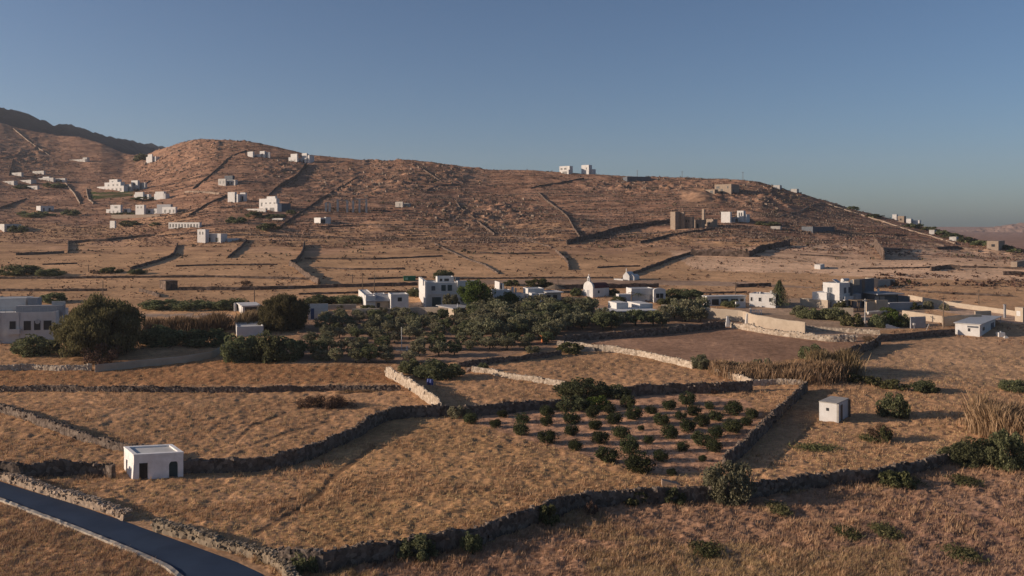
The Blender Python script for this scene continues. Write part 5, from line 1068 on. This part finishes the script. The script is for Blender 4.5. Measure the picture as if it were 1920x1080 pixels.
HILL = [  # name, label, anchor px, py, theta, boxes [(pxl,pxc,pxr,pyt,pyb,dY,mat)], windows (box, face, us, v0, v1)
 ('house', 'two storey white house standing alone at the foot of the hill, left', 414, 455, 62, [(370, 414, 426, 438, 455, 0, 0), (370, 385, 392, 430, 455, .5, 0), (426, 428, 452, 447, 456, 2, 0)], [(0, 'L', [(.1, .2), (.42, .56), (.78, .9)], .1, .55), (1, 'L', [(.25, .4), (.6, .75)], .6, .82)]),
 ('house', 'white gable wall alone beside dark bushes below the row houses', 214, 428, 62, [(206, 215, 218, 414, 427, 0, 0)], []),
 ('colonnade_house', 'long low white colonnade building below the row houses', 374, 427, 66, [(316, 374, 378, 417, 427, 0, 0)], [(0, 'L', [(.03 + i * .097, .08 + i * .097) for i in range(10)], .05, .7)]),
 ('row_house', 'left white row house with a smaller block at its right', 226, 400, 62, [(199, 226, 230, 392, 400, 0, 0), (207, 226, 230, 384, 400, .5, 0), (231, 243, 246, 391, 400, 1, 0)], [(0, 'L', [(.2, .3), (.45, .55), (.75, .85)], .1, .6), (1, 'L', [(.4, .7)], .6, .85), (2, 'L', [(.3, .6)], .1, .7)]),
 ('row_house', 'middle white row house with a two storey left end', 294, 400, 62, [(254, 294, 297, 391, 400, 0, 0), (254, 270, 274, 384, 400, .5, 0)], [(0, 'L', [(.1, .2), (.35, .45), (.6, .7), (.85, .93)], .1, .6), (1, 'L', [(.2, .35), (.6, .75)], .6, .82)]),
 ('row_house', 'right white row house with shaded upper floor', 329, 400, 62, [(304, 329, 332, 388, 400, 0, 0), (294, 320, 324, 383, 396, 4, 3)], [(0, 'L', [(.15, .3), (.5, .65), (.8, .92)], .1, .6)]),  # upper floor's shade is put in as grey render
 ('house', 'left one of two small white houses right of the lawn', 279, 374, 62, [(251, 279, 284, 364, 374, 0, 0), (253, 268, 271, 360, 374, .5, 0)], [(0, 'L', [(.1, .25), (.45, .6), (.75, .85)], .1, .65)]),
 ('house', 'right one of two small white houses right of the lawn', 310, 373, 60, [(289, 310, 318, 363, 373, 0, 0), (291, 307, 312, 359, 373, .5, 0)], [(0, 'L', [(.15, .3), (.6, .85)], .15, .7)]),
 ('house', 'cubic white house with a tall middle door on the left slope', 446, 380, 58, [(427, 446, 450, 364, 380, 0, 0), (427, 440, 444, 360, 380, .5, 0), (450, 460, 463, 361, 378, 2, 0)], [(0, 'L', [(.3, .5)], .05, .6), (0, 'L', [(.7, .85)], .4, .75), (2, 'L', [(.3, .6)], .1, .6)]),
 ('villa', 'terraced white villa beside a dark shaded block in the middle slope', 522, 398, 52, [(492, 520, 528, 382, 398, 0, 0), (486, 518, 524, 372, 390, 2, 0), (522, 526, 545, 381, 396, 2, 4), (500, 516, 520, 368, 380, 3, 0), (462, 498, 500, 391, 400, -3, 1), (498, 528, 535, 402, 410, -8, 1)], [(1, 'L', [(.1, .2), (.35, .45), (.6, .7), (.85, .95)], .2, .6), (0, 'L', [(.2, .35), (.5, .8)], .1, .55)]),  # right block takes dark grey render to paint in its shade
 ('cottage', 'barrel roofed white cottage below the concrete frame building', 601, 420, 40, [(589, 601, 618, 408, 420, 0, 0), (None, 611, 620, 407, 418, 1, 0)], [(0, 'R', [(.0, .5)], .1, .75)]),
 ('house', 'pair of low cream houses with a brown block behind, upper left slope', 441, 347, 60, [(409, 423, 425, 335, 346, 0, 1), (425, 441, 446, 337, 347, 0, 1), (421, 436, 440, 329, 342, 5, 4)], [(0, 'L', [(.2, .4), (.6, .8)], .15, .65), (1, 'L', [(.15, .3), (.55, .7)], .15, .6)]),
 ('villa', 'left upper white villa of two blocks just under the ridge', 500, 297, 58, [(464, 474, 477, 284, 297, 0, 0), (474, 488, 490, 289, 297, 1, 0), (487, 496, 499, 283, 296, 1, 0), (495, 505, 507, 285, 296, 1, 0)], [(1, 'L', [(.3, .5)], .2, .7), (2, 'L', [(.4, .6)], .4, .7)]),
 ('villa', 'right upper white villa of stacked blocks just under the ridge', 578, 307, 55, [(541, 557, 560, 294, 306, 0, 0), (545, 557, 559, 288, 298, 1.5, 0), (558, 574, 577, 296, 306, 1, 0), (566, 575, 577, 287, 298, 2, 0), (573, 580, 589, 291, 305, 1, 0)], [(0, 'L', [(.2, .4), (.6, .8)], .1, .6), (2, 'L', [(.2, .35), (.6, .8)], .1, .6)]),
 ('house', 'white house beside dark bushes under the rocky summit', 292, 302, 55, [(274, 292, 299, 293, 301, 0, 0), (277, 285, 287, 289, 300, .5, 0)], [(0, 'L', [(.5, .7)], .1, .6)]),
 ('house', 'long pale house at the foot of the far spur', 160, 304, 62, [(129, 160, 167, 298, 304, 0, 1), (155, 163, 168, 295, 304, 0, 1)], [(0, 'L', [(.3, .4), (.6, .7)], .2, .7)]),
 ('villa', 'stepped white villa above the green lawn', 238, 359, 55, [(182, 232, 240, 348, 359, 0, 0), (196, 226, 234, 341, 356, 3, 0), (205, 220, 228, 336, 350, 6, 0), (232, 246, 250, 345, 357, 2, 1), (246, 258, 262, 338, 350, 6, 0), (258, 272, 276, 342, 350, 6, 1)], [(0, 'L', [(.1 + i * .15, .17 + i * .15) for i in range(6)], .1, .6), (1, 'L', [(.2, .3), (.5, .6), (.75, .85)], .45, .75), (2, 'L', [(.3, .5)], .55, .8), (4, 'L', [(.3, .6)], .2, .7)]),
 ('house', 'bluish white flat roofed house inside the dark hedge', 92, 399, 45, [(68, 76, 101, 386, 399, 0, 0)], [(0, 'R', [(.2, .3), (.6, .75)], .2, .7)]),
 ('house', 'low white house at the left edge below the hedge', 36, 435, 40, [(-6, 8, 40, 420, 434, 0, 1)], [(0, 'R', [(.15, .35), (.5, .75)], .15, .75)]),
 ('house', 'far left white house of the lane hamlet', 28, 348, 58, [(4, 26, 33, 339, 347, 0, 1)], [(0, 'L', [(.2, .35), (.6, .75)], .2, .7)]),
 ('house', 'second white house of the lane hamlet, beside the far left one', 62, 346, 58, [(34, 58, 68, 337, 345, 0, 1)], [(0, 'L', [(.2, .3), (.5, .6)], .2, .7)]),
 ('house', 'wide cream house cluster at the right end of the lane hamlet', 120, 343, 60, [(71, 100, 104, 333, 342, 0, 1), (98, 122, 126, 334, 343, 1, 1), (80, 92, 95, 331, 338, 3, 0)], [(0, 'L', [(.15, .25), (.4, .5), (.7, .8)], .15, .65), (1, 'L', [(.2, .35), (.6, .75)], .15, .65)]),
 ('house', 'small cream house in front of the lane hamlet', 70, 356, 58, [(51, 70, 74, 348, 355, 0, 1)], [(0, 'L', [(.2, .4), (.6, .8)], .1, .6)]),
 ('house', 'upper cream house behind the lane hamlet', 83, 328, 60, [(61, 82, 85, 320, 327, 0, 1)], [(0, 'L', [(.2, .4), (.6, .8)], .2, .7)]),
 ('house', 'upper grey white house behind the lane hamlet', 42, 332, 58, [(22, 40, 44, 323, 331, 0, 1)], [(0, 'L', [(.4, .6)], .2, .7)]),
 ('house', 'left white house on the skyline with a porch', 1070, 326, 50, [(1049, 1068, 1074, 311, 325, 0, 0), (1052, 1066, 1069, 318, 326, -1.5, 0)], [(0, 'L', [(.1, .3), (.45, .7)], .5, .78), (1, 'L', [(.2, .8)], .0, .6)]),
 ('house', 'right white house on the skyline, tall with a low wing', 1106, 326, 50, [(1090, 1104, 1110, 309, 326, 0, 0), (1104, 1111, 1117, 317, 326, 1, 0)], [(0, 'L', [(.6, .75)], .5, .7)]),
 ('enclosure', 'dark walled enclosure on the skyline right of the two white houses', 1178, 342, 8, [(None, 1176, 1220, 331, 341, 0, 4)], []),
 ('unfinished_house', 'unfinished tan stone house with empty windows near the right summit', 1371, 366, 48, [(1340, 1371, 1386, 345, 365, 0, 2), (1323, 1340, 1346, 355, 366, 0, 2)], [(0, 'L', [(.08, .22), (.36, .5)], .1, .55), (0, 'L', [(.1, .3), (.75, .84)], .6, .82), (1, 'L', [(.5, .8)], .1, .8), (0, 'R', [(.2, .4)], .1, .5)]),
 ('castle_ruin', 'tan stone castle like ruin with a square tower at the end of the track', 1266, 430, 42, [(1257, 1266, 1275, 397, 427, 0, 2), (1275, 1282, 1284, 398, 428, 1, 2), (1284, 1298, 1302, 406, 430, 1, 2), (1302, 1316, 1322, 412, 430, 3, 2), (1322, 1337, 1345, 411, 424, 6, 2), (1316, 1320, 1322, 392, 412, 9, 2)], [(2, 'L', [(.15, .28), (.5, .6)], .55, .75), (3, 'L', [(.3, .55)], .0, .6), (4, 'L', [(.4, .6)], .3, .7)]),
 ('villa', 'bright white villa with two upper blocks right of the castle ruin', 1371, 418, 52, [(1352, 1369, 1372, 397, 417, 0, 0), (1370, 1376, 1403, 407, 418, 2, 3), (1382, 1394, 1398, 395, 409, 4, 0), (1394, 1400, 1406, 402, 410, 4, 0)], [(2, 'L', [(.25, .45), (.6, .8)], .3, .75), (1, 'R', [(.1, .25), (.5, .65)], .1, .7)]),
 ('wall_block', 'small pale wall block on the right slope below the hedge', 1463, 432, 60, [(1445, 1463, 1466, 424, 431, 0, 5)], []),
 ('house', 'dark blue grey house with a pale wall on the right shoulder', 1530, 437, 35, [(1503, 1524, 1565, 425, 437, 0, 4)], []),
 ('house', 'left white house of the crest group on the right', 1681, 413, 55, [(1673, 1681, 1684, 402, 413, 0, 0)], []),
 ('house', 'tan house of the crest group on the right', 1694, 418, 55, [(1683, 1695, 1699, 405, 417, 0, 2)], [(0, 'L', [(.4, .6)], .3, .6)]),
 ('house', 'low white house at the right end of the crest group', 1716, 421, 55, [(1698, 1708, 1712, 410, 418, 0, 0), (1711, 1724, 1727, 413, 420, 0, 0)], []),
 ('house', 'first white house peeking over the right crest', 1460, 355, 58, [(1450, 1462, 1466, 347, 354, 0, 1)], []),
 ('house', 'second white house peeking over the right crest', 1492, 362, 58, [(1482, 1494, 1498, 354, 361, 0, 1)], []),
 ('shed', 'small white shed with dark timber at its side on the pale plain', 1538, 505, 55, [(1527, 1538, 1546, 496, 504, 0, 0)], []),
 ('shed', 'tan stone shed at the right edge of the pale plain', 1906, 503, 50, [(1895, 1907, 1935, 491, 502, 0, 2)], []),
 ('ruin', 'low pale ruin in the middle of the hillside', 758, 389, 55, [(741, 755, 757, 378, 388, 0, 5), (757, 767, 770, 381, 388, 2, 5)], [(0, 'L', [(.5, .7)], .1, .7)]),
 ('terrace_wall', 'long pale terrace wall below the three row houses', 300, 406, 66, [(200, 300, 302, 402, 406, 0, 2)], []),
 ('terrace_wall', 'pale terrace wall under the terraced villa', 530, 414, 60, [(462, 530, 534, 409, 414, 0, 1)], []),
 ('house', 'small white house low on the right crest among bushes', 1792, 452, 55, [(1780, 1793, 1797, 444, 450, 0, 1)], []),
 ('house', 'tiny pale house on the right crest beyond the crest group', 1752, 440, 55, [(1742, 1752, 1756, 431, 437, 0, 1)], []),
 ('house', 'low tan house among bushes at the right foot of the crest', 1870, 470, 52, [(1850, 1872, 1884, 452, 464, 0, 2)], [(0, 'L', [(.4, .7)], .1, .5)])]
HM = [WHITE, WHITE_OLD, RUINM, GREYW, SLATE, CONC]
for nm, lb, px, py, th, bxs, wn in HILL:
    h_ = House(nm, lb, px, py, th, cat=nm.replace('_', ' ').split()[-1] if nm not in ('castle_ruin',) else 'ruin')
    bs = []
    for a, b2, c2, d, e, dY, m in bxs: h_.sep += 1; bs.append(h_.box(a, b2, c2, d, e, dY, HM[m], rim=.3 if m < 2 else 0, down=2.0))
    for bi, fc, us, v0, v1 in wn: h_.win(bs[bi], fc, us, v0, v1)
    h_.done()
# bare concrete frame
h_ = House('concrete_frame', 'unfinished concrete frame of posts and beams on the hillside', 632, 398, 10, cat='frame')
k = h_.Y / F
for i, (px, pt) in enumerate([(611, 380), (618, 381), (633, 374), (651, 376), (662, 376), (674, 373), (687, 374)]):
    lx, ly = h_.local((px - 960) * k, h_.Y); h_.post(lx, ly, -2, (398 - pt) * k, .55, WHITE_OLD); h_.post(lx, ly + 7, -2, (398 - pt) * k, .55, WHITE_OLD)
for p0, p1, pt in ((611, 618, 381), (633, 651, 377), (662, 687, 375)):
    a_, b2 = h_.local((p0 - 960) * k, h_.Y)[0], h_.local((p1 - 960) * k, h_.Y)[0]; h_.part('beam', CONC).box(a_, b2, h_.local((p0 - 960) * k, h_.Y)[1] + .1, h_.local((p0 - 960) * k, h_.Y)[1] + 6.8, (398 - pt) * k + .36, (398 - pt) * k + .8)
h_.done()

# ================================================================ LOOSE COVER (too many to count)
def pick(mask, n, jit=True):
    i_ = np.nonzero(mask.ravel())[0]; i_ = rng.choice(i_, n, replace=len(i_) < n)
    return GV['X'][i_], GV['Y'][i_], GV['Z'][i_]
inf = (PXG > -220) & (PXG < 2180)
nearf = inf & (YG > 62) & (PYG < 1130)
noroad = ~(near_road | rmask)
def tufts(name, mask, n, size, mat, hgt=1.0, wide=.35, blades=5, label=None):
    X, Y, Z = pick(mask, n); k = blades
    X = np.repeat(X + rng.normal(0, .15, n), k); Y = np.repeat(Y + rng.normal(0, .2, n), k); Z = np.repeat(Z, k); N = n * k
    h = np.repeat(rng.uniform(.5, 1.3, n), k) * rng.uniform(.6, 1.2, N) * size * hgt; a = rng.uniform(0, 6.28, N); r = rng.uniform(0, .5, N) * size; wv = size * wide * rng.uniform(.5, 1.1, N)
    ln = rng.normal(0, .35, (N, 2)) * h[:, None] + np.array([.25, 0]) * h[:, None]
    x = X + np.cos(a) * r; y = Y + np.sin(a) * r; b_ = a + rng.uniform(-1, 1, N)
    V = np.zeros((N, 3, 3)); V[:, 0] = np.stack([x - np.cos(b_) * wv * .5, y - np.sin(b_) * wv * .5, Z - .06], 1); V[:, 1] = np.stack([x + np.cos(b_) * wv * .5, y + np.sin(b_) * wv * .5, Z - .06], 1)
    V[:, 2] = np.stack([x + ln[:, 0], y + ln[:, 1], Z + h], 1)
    return stuff(link(name, mesh(name, V.reshape(-1, 3), np.arange(N * 3).reshape(N, 3), mat)))
g = nearf & noroad & ~TRK & ~masks['plough'] & ~masks['yard'] & ~masks['bank'] & ~masks['grove'] & ~masks['orchard']
tufts('straw_stubble', g & ~masks['front'] & (YG < 175), 30000, .26, STRAW, 1.0, .30, 4)
fpn = fbm(XG / 9, YG / 7, 3, 57)
tufts('pale_grass', masks['front'] & nearf & noroad & (fpn > .0) & (PXG < 1700), 10000, .32, STRAW, 1.0, .2, 5)
tufts('russet_grass', ((masks['front'] & ((fpn < .08) | (PXG > 1560))) | (nearf & noroad & (PXG < 420) & (PYG > 950) & (PYG > 900 + PXG * .35))) & nearf & noroad, 15000, .34, RUST, 1.0, .2, 5)
tufts('tall_straw', g & (fbm(XG / 6, YG / 6, 3, 95) > .12) & (YG < 150), 7000, .5, STRAW, 1.0, .2, 6)
tufts('orchard_weeds', masks['orchard'] & nearf, 1800, .3, RUST, 1, .25, 5)
tufts('plain_tussocks', inf & (YG > 175) & (YG < 345) & ~masks['grove'] & ~masks['yard'] & ~masks['road2'] & ~masks['plough'] & ~masks['bank'] & ~masks['drive'] & (fbm(XG / 12, YG / 8, 3, 96) > .08), 3000, .6, RUST, .7, .5, 5)
# stones and scrub over the hill
hm = inf & (TG > .02) & (TG < .999) & ~masks['lawn'] & ~masks['sand']
def hill_rocks(name, mask, n, s0, s1, mat, power=2.0, flat=.7):
    X, Y, Z = pick(mask, n); sz = s0 + (s1 - s0) * rng.random(n) ** power; v, f = rocks(np.stack([X, Y, Z + sz * .1], 1), sz, flat)
    return stuff(link(name, mesh(name, v, f, mat)))
hill_rocks('hillside_rocks', hm & (TG > .15), 4000, .3, .8, ROCKM)
hill_rocks('summit_boulders', hm & (crag > .25) & (rng.random(PXG.shape) < crag), 2400, .4, 1.8, ROCKM, 2.8, .85)
hill_rocks('terrace_stones', hm & (st > .16) & (TG > .12), 6000, .3, .75, ROCKM, 1.5)
X, Y, Z = [], [], []
for i in range(380):
    px = random.uniform(280, 1560); sk_ = float(np.interp(px, SKY[:, 0], SKY[:, 1])); py = random.uniform(sk_ + 8, 455); x, y, z = at(px, py); L = random.uniform(10, 55); dyx = random.uniform(-.1, .1)
    for q in np.arange(0, L, .55):
        if random.random() < .85: X.append(x + q); Y.append(y + q * dyx + math.sin(q * .3 + i) * .5)
X = np.array(X); Y = np.array(Y); sz = rng.uniform(.35, .7, len(X)); v, f = rocks(np.stack([X, Y, zbase(X, Y) + .3], 1), sz, .9)
stuff(link('terrace_lines', mesh('terrace_lines', v, f, ROCKM)))
def scrub(name, mask, n, s0, s1, mat, leaves=9):
    X, Y, Z = pick(mask, n); sz = s0 + (s1 - s0) * rng.random(n) ** 2
    C = np.repeat(np.stack([X, Y, Z + sz * .3], 1), leaves, 0) + rng.normal(0, 1, (n * leaves, 3)) * np.repeat(sz, leaves)[:, None] * np.array([.42, .42, .24]); C[:, 2] = np.maximum(C[:, 2], np.repeat(Z, leaves))
    v, f = leaf_quads(C, np.repeat(sz, leaves) * .42, .7); return stuff(link(name, mesh(name, v, f, mat)))
SCRUBM = island_mat('thorny_scrub', [(.075, .045, .034), (.13, .08, .06), (.21, .135, .098)])
SCRUBG = island_mat('olive_scrub', [(.075, .062, .042), (.12, .10, .066), (.17, .14, .09)])
scrub('hillside_scrub', hm & (fbm(XG / 30, YG / 12, 3, 97) > -.1) & (TG > .12), 20000, .3, .85, SCRUBM)
scrub('green_scrub', hm & ((crag > .2) | (st < -.18)), 3600, .4, 1.4, SCRUBG)
scrub('plain_scrub', inf & (YG > 235) & (YG < 345) & ~masks['grove'] & ~masks['yard'] & ~masks['road2'] & (fbm(XG / 18, YG / 6, 3, 98) > .05), 1300, .3, .9, SCRUBM)
mm = inf & (YG > 262) & (YG < 400) & (PXG > 1640) & (PYG > 515) & (PYG < 552)
scrub('dry_brush_bands', mm & (fbm(XG / 20, YG / 5, 2, 99) > .08), 260, .4, 1.4, SCRUBM)

# ================================================================ HAZE
hb = MB(); hb.box(-2600, 2600, -120, 3900, -9, 330)
hz = bpy.data.materials.new('haze'); hz.use_nodes = True; ht = hz.node_tree; ht.nodes.remove(ht.nodes['Principled BSDF'])
pv = ht.nodes.new('ShaderNodeVolumePrincipled'); pv.inputs['Color'].default_value = (.80, .84, .92, 1); pv.inputs['Density'].default_value = .00008; pv.inputs['Anisotropy'].default_value = .2
ht.links.new(pv.outputs[0], ht.nodes['Material Output'].inputs['Volume'])
stuff(hb.build('haze', hz))
